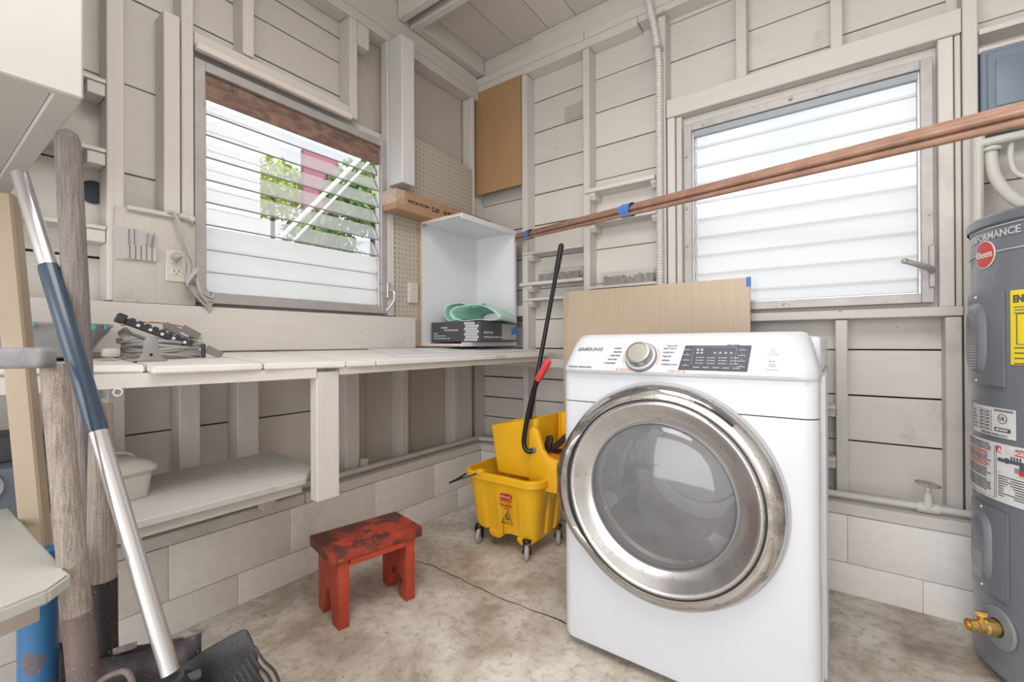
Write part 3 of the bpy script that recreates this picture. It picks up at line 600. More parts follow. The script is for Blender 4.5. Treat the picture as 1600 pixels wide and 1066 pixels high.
    obj('valve_socket', lathe(NB(), [(.0, .0045), (.024, .0045), (.024, .006), (0.0, .006)], 24, Mx), plastic_black, T)
heater()
# ================================================================== TUMBLE DRYER
def dryer():
    a = R(-.5); w, D, H = .684, .78, .984
    T = thing('clothes_dryer', 'white front loading clothes dryer with big chrome ringed door', 'dryer', (1.061, -.862, 0), a)
    def o(name, bm, m, p=T, **k): return obj(name, bm, m, p, w=0, **k)
    # body: rounded plan, bulging front
    def plan(z, yf, inset=0, r=.035):
        x0, x1 = inset, w-inset; pts = []
        k = 7
        for i in range(k+1): t = R(180+90*i/k); pts.append((x0+r+r*math.cos(t), yf+r+r*math.sin(t), z))
        for i in range(k+1): t = R(270+90*i/k); pts.append((x1-r+r*math.cos(t), yf+r+r*math.sin(t), z))
        pts += [(x1, D, z), (x0, D, z)]
        return pts
    fp = o('front_panel', loft(NB(), [plan(.022, .012, .012), plan(.03, .003, .003), plan(.05, 0), plan(.774, 0)]), white_metal)
    cut = o('cutter', lathe(NB(), [(0, .2), (.2005, .2), (.2005, -.45), (0, -.45)], 64, Matrix.Translation((.318, 0, .538)) @ Matrix.Rotation(R(90), 4, 'X')), white_metal)
    md = fp.modifiers.new('b', 'BOOLEAN'); md.operation = 'DIFFERENCE'; md.object = cut; md.solver = 'EXACT'
    me = bpy.data.meshes.new_from_object(fp.evaluated_get(bpy.context.evaluated_depsgraph_get())); fp.modifiers.clear(); fp.data = me; me.set_sharp_from_angle(angle=R(30))
    bpy.data.objects.remove(cut)
    o('upper_front', loft(NB(), [plan(.777, 0), plan(.80, 0), plan(.86, .003), plan(.872, .006)]), white_metal)
    # console: leaning back above a soft lip
    def cplan(z, yf, ins, r=.03):
        P = plan(z, yf, ins, r); P[-2] = (P[-2][0], .125, z); P[-1] = (P[-1][0], .125, z); return P
    con = o('control_console', loft(NB(), [cplan(.8725, -.004, 0, .05), cplan(.868, -.013, -.001, .055), cplan(.876, -.018, -.002, .06), cplan(.90, -.006, .002, .06), cplan(.955, .026, .016, .06), cplan(.972, .037, .023, .06), cplan(.981, .05, .030, .055), cplan(.984, .065, .038, .05)]), white_metal, smooth=50)
    o('top_lid', BX(.0, w, .128, D, .874, .972, bev=.012, seg=3), white_metal)
    # pressed side ribs of the cabinet
    for s, xs in ((-1, .0), (1, w)):
        b = NB()
        for y in (.16, .24, .32): prism(b, [(y-.02, .10), (y-.012, .09), (y+.012, .09), (y+.02, .10), (y+.02, .86), (y+.012, .87), (y-.012, .87), (y-.02, .86)], 'x', xs-.003 if s > 0 else xs-.008, xs+.008 if s > 0 else xs+.003, bev=.003)
        bx(b, xs-.002, xs+.002, .07, .074, .03, .86)
        o('side_ribs', b, white_metal)
    bk = NB(); bx(bk, .01, w-.01, .55, D, .03, .96); o('back_shell', bk, white_metal)
    for x in (.06, w-.06):
        for y in (.06, D-.06): o('foot', lathe(NB(), [(0, 0), (.02, 0), (.022, .01), (.014, .012), (.014, .024)], 16, Matrix.Translation((x, y, 0))), grey_plastic)
    # ---- door, turned about the axis that points out of the front
    chrome = mat('chrome', (.56, .555, .55), .13, .97, var=.14, vscale=10, spots=1, spotscale=90, spotth=.63, spotcol=(.25, .235, .22), worn=(.33, .31, .29), wornth=.55, wornscale=9)
    cx, cz = .318, .538
    Md = Matrix.Translation((cx, 0, cz)) @ Matrix.Rotation(R(90), 4, 'X')   # local z -> -y (out of the front), local x stays, local y -> z
    door = o('door', ring_loft(Md, [(.300, .0), (.303, .012), (.302, .026), (.297, .038), (.288, .046), (.276, .050), (.266, .049)]), chrome, smooth=60)
    o('gasket_ring', lathe(NB(), [(.306, 0), (.309, .003), (.309, .006), (.302, .008)], 72, Md), mat('grey_gasket', (.42, .43, .45), .5), door)  # thin grey gasket ring around the chrome rim
    # inner bowl: chrome dish sinking to the glass
    brushed = mat('satin_chrome', (.58, .58, .59), .24, .92, var=.16, vscale=9, spots=1, spotscale=110, spotth=.62, spotcol=(.32, .31, .3))
    o('dark_joint', lathe(NB(), [(.266, .049), (.263, .0485), (.261, .049)], 96, Md), plastic_black, door)
    o('inner_ring', lathe(NB(), [(.261, .049), (.258, .054), (.252, .055), (.245, .050), (.228, .036), (.212, .026), (.203, .023)], 96, Md), brushed, door, smooth=60)
    o('glass_seal', lathe(NB(), [(.203, .023), (.201, .027), (.197, .028), (.195, .024)], 96, Md), mat('grey_seal', (.2, .2, .21), .3), door)
    gm = mat('dusty_glass', (.30, .31, .33), .08, var=.35, vscale=4, alpha=.52, spots=1, spotscale=60, spotth=.70, spotcol=(.6, .6, .6), coat=1, spec=.9)
    o('door_glass', lathe(NB(), [(.196, .022), (.190, .030), (.17, .040), (.13, .050), (.08, .057), (.03, .060), (0, .0605)], 96, Md), gm, door, smooth=60)
    # drum behind the glass
    dm = mat('drum_steel', (.40, .41, .43), .42, .5, var=.15)
    o('drum', lathe(NB(), [(.1995, .018), (.1995, -.02), (.192, -.03), (.196, -.20), (.1995, -.42), (.15, -.425), (.14, -.41), (0, -.41)], 64, Md), dm, T)
    for k in range(3):
        an = R(70+120*k); b = NB(); prism(b, [(-.03, 0), (.03, 0), (.012, .04), (-.012, .04)], 'y', .04, .34); MM = Matrix.Translation((cx, 0, cz)) @ Matrix.Rotation(an, 4, 'Y') @ Matrix.Translation((0, 0, -.197)); b.transform(MM); o('drum_baffle', b, dm)
    # small grille slots and pressed words at the ring's top right
    b = NB()
    for i in range(6):
        r0 = .294-i*.0035
        pts = [(cx+r0*math.cos(R(t)), -.0475-(.0012 if i else 0)+i*.0004, cz+r0*math.sin(R(t))) for t in [48+3*j for j in range(9-i//2)]]
        tube(b, [Vector(p) for p in pts], .0009, 5)
    o('ring_slots', b, plastic_black, door)
    # ---- controls on the sloping console face
    y0, z0, y1, z1 = -.006, .90, .026, .955; sl = math.atan2(y1-y0, z1-z0)
    def face(x, h):   # h: height above z0 along face
        return Matrix.Translation((x, y0+math.sin(sl)*h-.0012, z0+math.cos(sl)*h)) @ Matrix.Rotation(R(90)-sl, 4, 'X')
    ink = mat('console_ink', (.16, .16, .18), .5); org = mat('console_orange', (.85, .36, .10), .5)
    Mk = face(.262, .018)
    kn = o('dial', lathe(NB(), [(.046, -.006), (.046, .004), (.044, .006), (.041, .006)], 40, Mk), mat('dial_ring', (.20, .2, .24), .3), con)
    o('dial_bezel', lathe(NB(), [(.0425, .0), (.0425, .008), (.040, .010), (.037, .010)], 40, Mk), white_metal, kn)
    o('dial_knob', lathe(NB(), [(.037, .004), (.036, .026), (.033, .032), (.029, .033), (.028, .031), (0, .031)], 40, Mk), mat('dial_satin', (.40, .395, .38), .35, .8), kn)
    disp = prism(NB(), [(-.088, -.037), (.079, -.037), (.084, .037), (-.078, .037)], 'z', -.004, .0015, bev=.001); disp.transform(face(.458, .020)); dp = o('display', disp, mat('display_grey', (.085, .088, .11), .55, spec=.3), con)
    b = NB(); lt = mat('display_print', (.42, .44, .5), .5)
    for i in range(4):
        for x in (-.070, .064): bx(b, x-.009, x+.009, .022-i*.016, .0236-i*.016, .0015, .002); bx(b, x-.002, x+.002, .027-i*.016, .028-i*.016, .0015, .002)
    for r_ in range(3):
        for c_ in range(4):
            x = -.045+c_*.028; z = -.002-r_*.0085; bx(b, x, x+.003, z, z+.003, .0015, .002); bx(b, x+.005, x+.019, z+.0005, z+.0022, .0015, .002)
    for c_ in range(5): bx(b, -.05+c_*.024, -.034+c_*.024, -.031, -.029, .0015, .002)
    bx(b, -.055, .05, .031, .0315, .0015, .002); bx(b, -.0555, -.055, -.022, .031, .0015, .002); bx(b, .05, .0505, -.022, .031, .0015, .002)
    for c_ in range(4): prism(b, [(.0-.004+c_*.013, .012), (.004+c_*.013, .012), (.0+c_*.013, .018)], 'z', .0015, .002)
    for q in range(2): bx(b, -.046+q*.01, -.040+q*.01, .020, .026, .0015, .002); bx(b, -.046+q*.01, -.040+q*.01, .011, .016, .0015, .002)
    b.transform(face(.458, .020)); o('display_print', b, lt, dp)
    def t(s, size, x, h, m=ink, **k):
        bb = text_bm(s, size, **k); bb.transform(face(x, h)); return o('lettering', bb, m, con)
    t('SAMSUNG', .0160, .095, .043, bold=.0003, shear=.25, sx=1.15)
    t('Multi Steam  Moisture Sensor', .0065, .075, -.018, bold=.0002, shear=.2)
    for i, s in enumerate(('NORMAL', 'BEDDING', 'PERM PRESS', 'DELICATES', 'ACTIVEWEAR')): t(s, .0058, .200-abs(i-1)*.002-(i > 2)*.006, .047-i*.0125, bold=.0002, align='RIGHT')
    for i, s in enumerate(('HEAVY DUTY', 'QUICK DRY', 'TIME DRY', 'REFRESH', 'WRINKLE AWAY')): t(s, .0058, .322, .047-i*.0125, bold=.0002, align='LEFT')
    t('Manual Dry', .006, .345, .056, bold=.0001); t('Filter Check', .006, .50, .059, bold=.0001)
    b = NB()
    for x in (.197, .385): lathe(b, [(0, .001), (.003, .001), (.003, -.001)], 12, face(x, -.022))
    for s in (1, -1):
        pts = [face(.262, .018) @ Vector((s*.052*math.cos(R(q)), .052*math.sin(R(q)), .001)) for q in range(-25, 36, 5)]; tube(b, pts, .0009, 5)
    o('orange_marks', b, org, con); t('SENSOR DRY', .0055, .222, -.022, org, bold=.0001); t('STEAM CYCLE', .0055, .36, -.022, org, bold=.0001)
    for x, h, hh, s in ((.590, .040, .0085, 'I'), (.590, .004, .015, 'START')):
        b = prism(NB(), [(-.0135, -hh), (.0135, -hh), (.0135, hh), (-.0135, hh)], 'z', -.002, .0028, bev=.0012); b.transform(face(x, h)); bt = o('button', b, white_lam, con)
        if s == 'I':
            b = NB(); tube(b, [(.0042*math.cos(R(q)), .002+.0042*math.sin(R(q)), .003) for q in range(120, 421, 20)], .0006, 5); bx(b, -.0005, .0005, .002, .008, .0028, .0034)
            bx(b, -.006, .006, -.0055, -.0045, .0028, .0032)
        else:
            b = NB(); prism(b, [(-.006, .003), (-.006, .010), (-.001, .0065)], 'z', .0028, .0034); bx(b, .0, .0015, .003, .010, .0028, .0034); bx(b, .003, .0045, .003, .010, .0028, .0034); bx(b, -.008, .008, -.003, -.001, .0028, .0032); bx(b, -.008, .008, -.008, -.006, .0028, .0032)
        b.transform(face(x, h)); o('button_symbol', b, ink, bt)
def ring_loft(Md, prof):
    """chrome ring whose left edge swells into the flat hand grip"""
    t = bmesh.new(); n = 120; rings = []
    def shape(r, a, z):
        x, y = r*math.cos(a), r*math.sin(a)
        g = max(0, -math.cos(a-R(6))-.78)/.22       # only near the left side
        if g > 0: x -= .006*g; z += .018*g*(1 if r > .27 else .3)
        return (x, y, z)
    for r, z in prof: rings.append([t.verts.new(shape(r, 2*PI*i/n, z)) for i in range(n)])
    for a, b in zip(rings, rings[1:]):
        for k in range(n): t.faces.new((a[k], a[(k+1) % n], b[(k+1) % n], b[k]))
    bmesh.ops.recalc_face_normals(t, faces=t.faces[:]); t.transform(Md); return t
dryer()
# ================================================================== STOOL
def stool():
    a = math.atan2(-.069, .331)
    T = thing('step_stool', 'low red painted wooden step stool with worn dark patches', 'stool', (.366, -1.09, 0), a)
    red = mat('worn_red_paint', (.50, .065, .032), .5, var=.25, vscale=12, bump=.15, worn=(.12, .035, .03), wornth=.475, wornscale=8, spots=1, spotscale=70, spotth=.64, spotcol=(.42, .25, .2))
    redd = mat('worn_red_leg', (.55, .075, .035), .5, var=.2, vscale=14, bump=.15, worn=(.06, .025, .02), wornth=.60, wornscale=7, spots=1, spotscale=60, spotth=.68, spotcol=(.55, .38, .33))
    o = lambda n, b, m, p=T: obj(n, b, m, p, w=0)
    o('top_board', BX(-.106, .106, -.172, .172, .228, .266, bev=.006, seg=2), red)
    for s in (-1, 1):
        y = s*.125
        pts = [(-.095, 0), (-.042, 0), (-.03, .035), (-.018, .085), (0, .112), (.018, .085), (.03, .035), (.042, 0), (.095, 0), (.095, .228), (-.095, .228)]
        b = prism(NB(), pts, 'y', y-.019, y+.019, bev=.003); o('leg_board', b, redd)
    for s in (-1, 1): o('side_rail', BX(s*.095-.009 if s < 0 else .088, -.088 if s < 0 else .104, -.106, .106, .208, .228, bev=.002), redd)
stool()
# ================================================================== MOP BUCKET
def bucket():
    T = thing('mop_bucket', 'yellow wheeled mop bucket with wringer beside the dryer', 'mop bucket', (.53, -.36, 0))
    Y = mat('yellow_plastic', (.88, .49, .015), .36, var=.05, vscale=8, coat=.1)
    def body(z, x0, x1, y0, y1, r, wav): # plan outline with shallow flutes on the long side
        P = rrect(x0, x1, y0, y1, r, z, 6); out = []
        for i, p in enumerate(P):
            out.append(p); q = P[(i+1) % len(P)]
            d = math.hypot(q[0]-p[0], q[1]-p[1])
            if d > .1:
                for k in range(1, 24):
                    t = k/24; x = p[0]+(q[0]-p[0])*t; y = p[1]+(q[1]-p[1])*t; s = 1 if (.16 < t < .40 or .60 < t < .84) else 0
                    nx, ny = (q[1]-p[1])/d, -(q[0]-p[0])/d; out.append((x+nx*wav*s, y+ny*wav*s, z))
            else:
                for k in range(1, 24) if False else (): pass
        return out
    rings = [body(.085, .365, .70, -.475, -.235, .035, -.010), body(.11, .36, .705, -.482, -.228, .04, -.012), body(.20, .350, .715, -.495, -.215, .05, -.010), body(.28, .335, .725, -.505, -.205, .06, -.003), body(.325, .322, .735, -.512, -.198, .065, 0)]
    obj('bucket_body', loft(NB(), rings, True, False), Y, T, smooth=40)
    inner = [body(.325, .330, .728, -.505, -.205, .06, 0), body(.22, .36, .70, -.48, -.23, .05, 0)]
    obj('bucket_inside', loft(NB(), inner[::-1], True, False), Y, T)
    b = NB()
    R1 = [rrect(.316, .742, -.518, -.192, .07, .322, 8), rrect(.310, .748, -.524, -.186, .075, .326, 8), rrect(.310, .748, -.524, -.186, .075, .352, 8), rrect(.315, .743, -.519, -.191, .072, .357, 8), rrect(.330, .728, -.505, -.205, .06, .357, 8), rrect(.332, .726, -.503, -.207, .06, .322, 8)]
    loft(b, R1, False, False); obj('rim', b, Y, T)
    b = NB()
    for x in (.50, .66): prism(b, [(x-.05, .085), (x+.03, .085), (x+.03, .07), (x+.01, .055), (x-.03, .055), (x-.05, .07)], 'y', -.478, -.25, bev=.004)
    obj('foot_skirt', b, Y, T)
    # raised front rib and label area
    obj('front_rib', loft(NB(), [[(.515, -.49, .09), (.545, -.497, .09), (.545, -.5, .22), (.515, -.497, .22)], [(.52, -.484, .09), (.54, -.484, .09), (.54, -.49, .23), (.52, -.49, .23)]]), Y, T)
    # wringer hopper
    def hop(z, x0, x1, y0, y1, r=.02): return rrect(x0, x1, y0, y1, r, z, 4)
    b = NB(); H = [(.335, .435, .66, -.40, -.215), (.44, .415, .665, -.40, -.205), (.52, .402, .67, -.40, -.20)]
    outer = [hop(*h) for h in H]
    # sloping rim: right side stands higher
    top = [(x, y, .548+(x-.375)*.22) for x, y, z in hop(.56, .397, .672, -.402, -.198)]
    inn = [(x, y, .548+(x-.375)*.22) for x, y, z in hop(.56, .405, .664, -.394, -.206)]; low = hop(.37, .45, .64, -.38, -.23)
    loft(b, outer+[top, inn, low], False, True); wr = obj('wringer_hopper', b, Y, T)
    b = NB(); q = [(.645, .30), (.80, .30), (.80, .44), (.745, .455), (.72, .48), (.705, .53), (.69, .565), (.665, .58), (.645, .56)]
    prism(b, q, 'y', -.43, -.405, bev=.004); obj('wringer_side_plate', b, Y, T)
    b = NB(); prism(b, [(.645, .30), (.80, .30), (.80, .64), (.645, .61)], 'y', -.20, -.188, bev=.003); bx(b, .79, .80, -.43, -.19, .30, .44, bev=.002)
    for x in (.68, .715, .75): bx(b, x, x+.006, -.212, -.2, .34, .62)
    obj('wringer_back_plate', b, Y, T)
    obj('press_plate', prism(NB(), [(.70, .46), (.80, .435), (.80, .40), (.70, .40)], 'y', -.40, -.21, bev=.003), mat('orange_plastic', (.70, .22, .01), .4), T)
    b = NB(); prism(b, [(.695, .475), (.71, .535), (.735, .54), (.742, .52), (.725, .47), (.715, .45)], 'y', -.385, -.37, bev=.002); lathe(b, [(0, .006), (.006, .006), (.009, 0)], 12, Matrix.Translation((.725, -.387, .525)) @ Matrix.Rotation(R(90), 4, 'X'))
    tube(b, [(.72, -.36, .47), (.76, -.36, .50), (.80, -.36, .54)], .014, 10); tube(b, [(.705, -.33, .455), (.80, -.33, .47)], .010, 10); obj('press_linkage', b, mat('dark_linkage', (.05, .045, .045), .4, .5), T)
    # lever handle with hook and red grip
    b = NB(); tube(b, [(.672, -.435, .475), (.650, -.445, .47), (.632, -.448, .50), (.640, -.448, .57), (.672, -.448, .70), (.700, -.448, .78), (.757, -.448, .87)], .0115, 14, smooth=7); lv = obj('wringer_lever', b, black_steel, T)
    b = NB(); tube(b, [(.707, -.448, .792), (.712, -.448, .80), (.760, -.448, .876), (.764, -.448, .882)], [.015, .0165, .0165, .012], 16); obj('red_grip', b, mat('red_grip', (.72, .07, .07), .4), lv)
    obj('lever_pivot', lathe(NB(), [(0, .012), (.012, .010), (.014, 0)], 16, Matrix.Translation((.672, -.43, .475)) @ Matrix.Rotation(R(90), 4, 'X')), mat('grey_pivot', (.2, .2, .2), .4), lv)
    # bail handle hanging over the front
    b = NB(); tube(b, [(.425, -.520, .355), (.405, -.54, .345), (.37, -.575, .332), (.325, -.60, .312), (.31, -.59, .305), (.315, -.55, .312), (.318, -.45, .33)], .0042, 8, smooth=5); obj('wire_bail', b, plastic_black, T)
    obj('bail_clip', BX(.415, .45, -.53, -.505, .345, .372, bev=.004, seg=2), Y, T)
    # casters
    for x, y, an in ((.385, -.468, -75), (.668, -.482, -60), (.70, -.262, -60), (.39, -.24, -75)):
        M = Matrix.Translation((x, y, 0)) @ Matrix.Rotation(R(an), 4, 'Z')
        b = NB(); lathe(b, [(.0, .092), (.020, .09), (.022, .084), (.018, .078), (0, .078)], 16, M)
        for s in (-1, 1): prism(b, [(-.016, .086), (.016, .086), (.018, .06), (.010, .028), (-.002, .026), (-.012, .045)], 'y', s*.0155-.002, s*.0155+.002, M=M, bev=.0008)
        lathe(b, [(0, -.021), (.006, -.021), (.006, .021), (0, .021)], 10, M @ Matrix.Translation((0, 0, .036)) @ Matrix.Rotation(R(90), 4, 'X')); c = obj('caster', b, plastic_black, T)
        obj('wheel', lathe(NB(), [(0, -.010), (.024, -.011), (.032, -.009), (.0355, -.005), (.0355, .005), (.032, .009), (.024, .011), (0, .010)], 28, M @ Matrix.Translation((0, 0, .0355)) @ Matrix.Rotation(R(90), 4, 'X')), mat('grey_tyre', (.42, .41, .40), .6), c)
    # marks on the front
    redp = mat('bucket_red', (.45, .02, .03), .5); ink = mat('bucket_ink', (.03, .03, .03), .5)
    def F(x, z): return Matrix.Translation((x, -.5085+(.25-z)*.10, z)) @ Matrix.Rotation(R(84), 4, 'X')
    def front(b, m, x, z, n='marking'): b.transform(F(x, z) @ Matrix.Scale(1.22, 4)); return obj(n, b, m, T)
    def oct_(w, h, k): return [(-w+k, -h), (w-k, -h), (w, -h+k), (w, h-k), (w-k, h), (-w+k, h), (-w, h-k), (-w, -h+k)]
    front(prism(NB(), oct_(.026, .0095, .006), 'z', -.004, .001), redp, .571, .268)
    front(text_bm('Rubbermaid', .0095, bold=.0002, ext=.0004), mat('bucket_light', (.8, .55, .3), .5), .571, .2680, 'lettering').location.y -= .0018
    b = NB(); bx(b, -.026, .026, -.0012, .0012, -.003, .001); front(b, redp, .571, .248)
    front(text_bm('WaveBrake', .0115, bold=.0003), redp, .571, .227, 'lettering').location.y -= .002; front(text_bm('BUCKET', .007, bold=.0002), redp, .575, .213, 'lettering').location.y -= .002
    b = NB(); tri = [(-.024, -.020), (.024, -.020), (.0, .026)]
    tube(b, [(-.024, -.02, 0), (.024, -.02, 0), (0, .026, 0), (-.024, -.02, 0)], .0018, 6)
    lathe(b, [(0, .001), (.003, .001), (.003, 0)], 10, Matrix.Translation((-.004, .009, 0))); prism(b, [(-.006, .006), (0, .005), (.007, -.004), (.003, -.007), (-.002, -.002)], 'z', 0, .001); prism(b, [(.003, -.006), (.010, -.002), (.011, -.004), (.004, -.009)], 'z', 0, .001); bx(b, -.012, .012, -.014, -.0125, 0, .001); prism(b, [(-.010, -.006), (-.004, -.001), (-.003, -.003), (-.009, -.009)], 'z', 0, .001)
    front(b, ink, .578, .172, 'slip_warning_sign').location.y -= .0035
bucket()
T = thing('mop', 'long black mop handle standing in the yellow bucket', 'mop', (.50, -.31, .3))
obj('handle', tube(NB(), [(.515, -.292, .42), (.5235, -.285, .45), (.632, -.12, 1.40)], .0115, 14), black_steel, T)
obj('grip_cap', tube(NB(), [(.623, -.134, 1.32), (.625, -.131, 1.335), (.6385, -.110, 1.455), (.6395, -.1085, 1.464)], [.0135, .0145, .0145, .009], 16), plastic_black, T)
obj('mop_head', lathe(NB(), [(0, -.05), (.03, -.045), (.034, -.01), (.02, .02), (.0125, .04)], 16, Matrix.Translation((.513, -.293, .41))), plastic_black, T)
# ================================================================== THINGS ON THE BENCH
def bench_right():
    cxm = mat('cabinet_inside', (.76, .78, .82), .4, var=.01)
    # white panels lying under and before the cabinet
    def sheet(lb, pts, z0, t, m=white_lam, edge=None):
        o = obj('laminate_sheet', loft(NB(), [[(x, y, zt(x)+z0) for x, y in pts], [(x, y, zt(x)+z0+t) for x, y in pts]]), m); tag(o, lb, 'panel', 'white panels lying on the bench'); return o
    sheet('largest thin white panel lying flat in front of the cabinet', [(-.05, -.78), (.36, -.94), (.45, .02), (-.02, .05)], .0008, .005)
    sheet('thin white panel directly beneath the open cabinet', [(.05, -.56), (.30, -.60), (.35, .07), (.05, .06)], .0062, .005)
    T = thing('open_cabinet', 'white wall cabinet carcass standing open on the bench', 'cabinet', (.06, -.16, .953))
    X0, X1, Y0, Y1, Z0, Z1, t = -.088, .212, -.405, .078, .940, 1.630, .014
    obj('back_panel', BX(X0, X0+.012, Y0, Y1, Z0, Z1), cxm, T); obj('side_panel', BX(X0+.012, X1, Y1-t, Y1, Z0, Z1), cxm, T)
    obj('top_panel', BX(X0+.012, X1, Y0, Y1-t, Z1-t, Z1), cxm, T); obj('bottom_panel', BX(X0+.012, X1, Y0, Y1-t, Z0, Z0+t), cxm, T)
    b = NB(); bx(b, X0, X0+.013, Y0-.002, Y0, Z0, Z1); bx(b, X0+.013, X1, Y0-.002, Y0, Z1-.006, Z1); bx(b, X0+.013, X1, Y0-.002, Y0, Z0, Z0+.008); obj('raw_edge', b, rawply, T)
    b = NB(); bx(b, X1, X1+.010, Y0+.004, Y1, Z1-.028, Z1); bx(b, X1, X1+.010, Y1-.020, Y1, Z0, Z1-.028); bx(b, X1, X1+.010, Y0+.004, Y1-.020, Z0, Z0+.022); obj('face_frame', b, white_lam, T)
    obj('bracket', BX(X0+.013, X0+.03, Y0+.004, Y0+.018, Z1-t-.014, Z1-t, bev=.002), alu_old, T)
    # cardboard box across the top
    cb = mat('cardboard', (.42, .255, .15), .7, var=.08, vscale=10); T = thing('cardboard_box', 'long brown cardboard carton lying on top of the cabinet', 'box', (-.04, -.25, 1.632))
    obj('carton', BX(-.092, .012, -.655, .105, 1.6315, 1.73, bev=.002), cb, T)
    obj('clear_tape', BX(-.0925, .0125, -.6565, -.60, 1.66, 1.7305), mat('shiny_tape', (.56, .42, .31), .18, var=.25, vscale=50, coat=.5), T)
    def sd(s, size, y, z, **k):
        b = text_bm(s, size, **k); b.transform(Matrix.Translation((.0128, y, z)) @ Matrix.Rotation(R(90), 4, 'Z') @ Matrix.Rotation(R(90), 4, 'X') @ Matrix.Rotation(R(180), 4, 'Z')); obj('lettering', b, mat('carton_ink', (.035, .03, .03), .7), T)
    sd('MADE IN VIETNAM', .021, -.505, 1.686, bold=.0004, sx=.80); sd('6PCS', .036, -.385, 1.684, bold=.0008, sx=.75); sd('#WHEEM-W', .036, -.255, 1.684, bold=.0008, sx=.72)
    # tile box in the cabinet
    gr = mat('charcoal_print', (.075, .075, .09), .45, var=.08); hx = mat('hexagon_print', (.62, .63, .65), .5)
    T = thing('tile_box', 'charcoal carton printed with white hexagons on the open cabinet floor', 'box', (.11, -.1, Z0+.024))
    z0 = Z0+.0245; h = .108; M = Matrix.Translation((.285, -.335, 0)) @ Matrix.Rotation(R(4.6), 4, 'Z')
    ob = lambda n, b, m: obj(n, b, m, T)
    ct = ob('carton', BX(-.335, 0, 0, .375, z0, z0+h, bev=.002, M=M), gr)
    b = NB()
    for r_ in range(7):
        for c_ in range(5):
            if r_ == 6 and c_ > 3: continue
            lathe(b, [(0, .0008), (.0083, .0008), (.0083, 0)], 6, M @ Matrix.Translation((-.098+c_*.0175+(r_ % 2)*.009, -.0004, z0+.010+r_*.0145)) @ Matrix.Rotation(R(90), 4, 'X') @ Matrix.Rotation(R(30), 4, 'Z'))
    ob('hexagon_print', b, hx)
    def tb(s, size, u, z, side=0, **k):
        q = text_bm(s, size, **k); q.transform(M @ (Matrix.Translation((u, -.0006, z0+z)) @ Matrix.Rotation(R(90), 4, 'X') if not side else Matrix.Translation((.0006, u, z0+z)) @ Matrix.Rotation(R(90), 4, 'Z') @ Matrix.Rotation(R(90), 4, 'X'))); ob('lettering', q, hx)
    tb('MOSAIC', .013, -.24, .076, bold=.0003); tb('TILE BACKSPLASH', .012, -.195, .062, bold=.0003); tb('WHITE', .010, -.318, .045, bold=.0002, align='LEFT'); tb('HEXAGON MATTE', .010, -.318, .032, bold=.0002, align='LEFT'); tb('PORCELAIN MOSAIC TILE', .010, -.318, .018, bold=.0002, align='LEFT')
    tb('MOSAIC TILE', .015, .03, .048, 1, bold=.0003, align='LEFT'); tb('PORCELAIN FLOOR AND WALL', .012, .03, .024, 1, bold=.0003, align='LEFT')
    b = NB(); bx(b, 0, .0008, .205, .362, .010+z0, .098+z0, M=M); lb_ = ob('grey_label', b, mat('grey_label', (.42, .40, .39), .5))
    b = NB()
    for i in range(5): bx(b, .0008, .0012, .215, .30, z0+.022+i*.016, z0+.0235+i*.016, M=M)
    obj('label_lines', b, hx, lb_)
    b = NB(); prism(b, [(.30, .04), (.372, .04), (.372, .088), (.345, .088), (.315, .070)], 'x', .001, .0016, M=Matrix.Translation((0, 0, 0))); b.transform(M @ Matrix.Translation((0, 0, z0))); ob('blue_tape', b, blue_tape)
    # rolled translucent foam on top of it
    teal = bpy.data.materials.new('teal_foam'); teal.use_nodes = True; b_ = teal.node_tree.nodes['Principled BSDF']; b_.inputs['Base Color'].default_value = (.52, .82, .74, 1); b_.inputs['Roughness'].default_value = .6; b_.inputs['Alpha'].default_value = .93; b_.inputs['Subsurface Weight'].default_value = .15
    def roll(pts, length, off, name, th=.004, flare=.0):
        P = smooth_path([(x, 0, z) for x, z in pts], 8); n = 10; t = bmesh.new(); G = []
        for j in range(n+1):
            f = j/n; sc = 1-flare*f*f; G.append([t.verts.new((p.x*sc+.004*math.sin(9*f+p.z*60), length*f, p.z*sc+.003*math.sin(7*f+p.x*40))) for p in P])
        for a, b in zip(G, G[1:]):
            for k in range(len(P)-1): t.faces.new((a[k], a[k+1], b[k+1], b[k]))
        t.transform(off); o = obj(name, t, teal, FT, smooth=80); md = o.modifiers.new('s', 'SOLIDIFY'); md.thickness = th; return o
    FT = thing('foam_wrap', 'pale teal packing foam loosely rolled on the hexagon carton', 'foam', (.11, -.15, z0+h))
    zz = z0+h+.003
    sp = [(.15, .004), (.06, .002), (-.05, .002), (-.12, .012), (-.14, .05), (-.09, .080), (.0, .088), (.10, .075), (.16, .03), (.165, .012)]
    roll(sp, .30, Matrix.Translation((.20, -.31, zz)) @ Matrix.Rotation(R(8), 4, 'Z'), 'foam_roll', flare=.25)
    roll([(.02, .012), (-.06, .01), (-.085, .05), (-.06, .10), (.02, .105), (.10, .085), (.15, .10)], .16, Matrix.Translation((.06, -.27, zz)) @ Matrix.Rotation(R(12), 4, 'Z'), 'foam_fold', flare=.1)
bench_right()
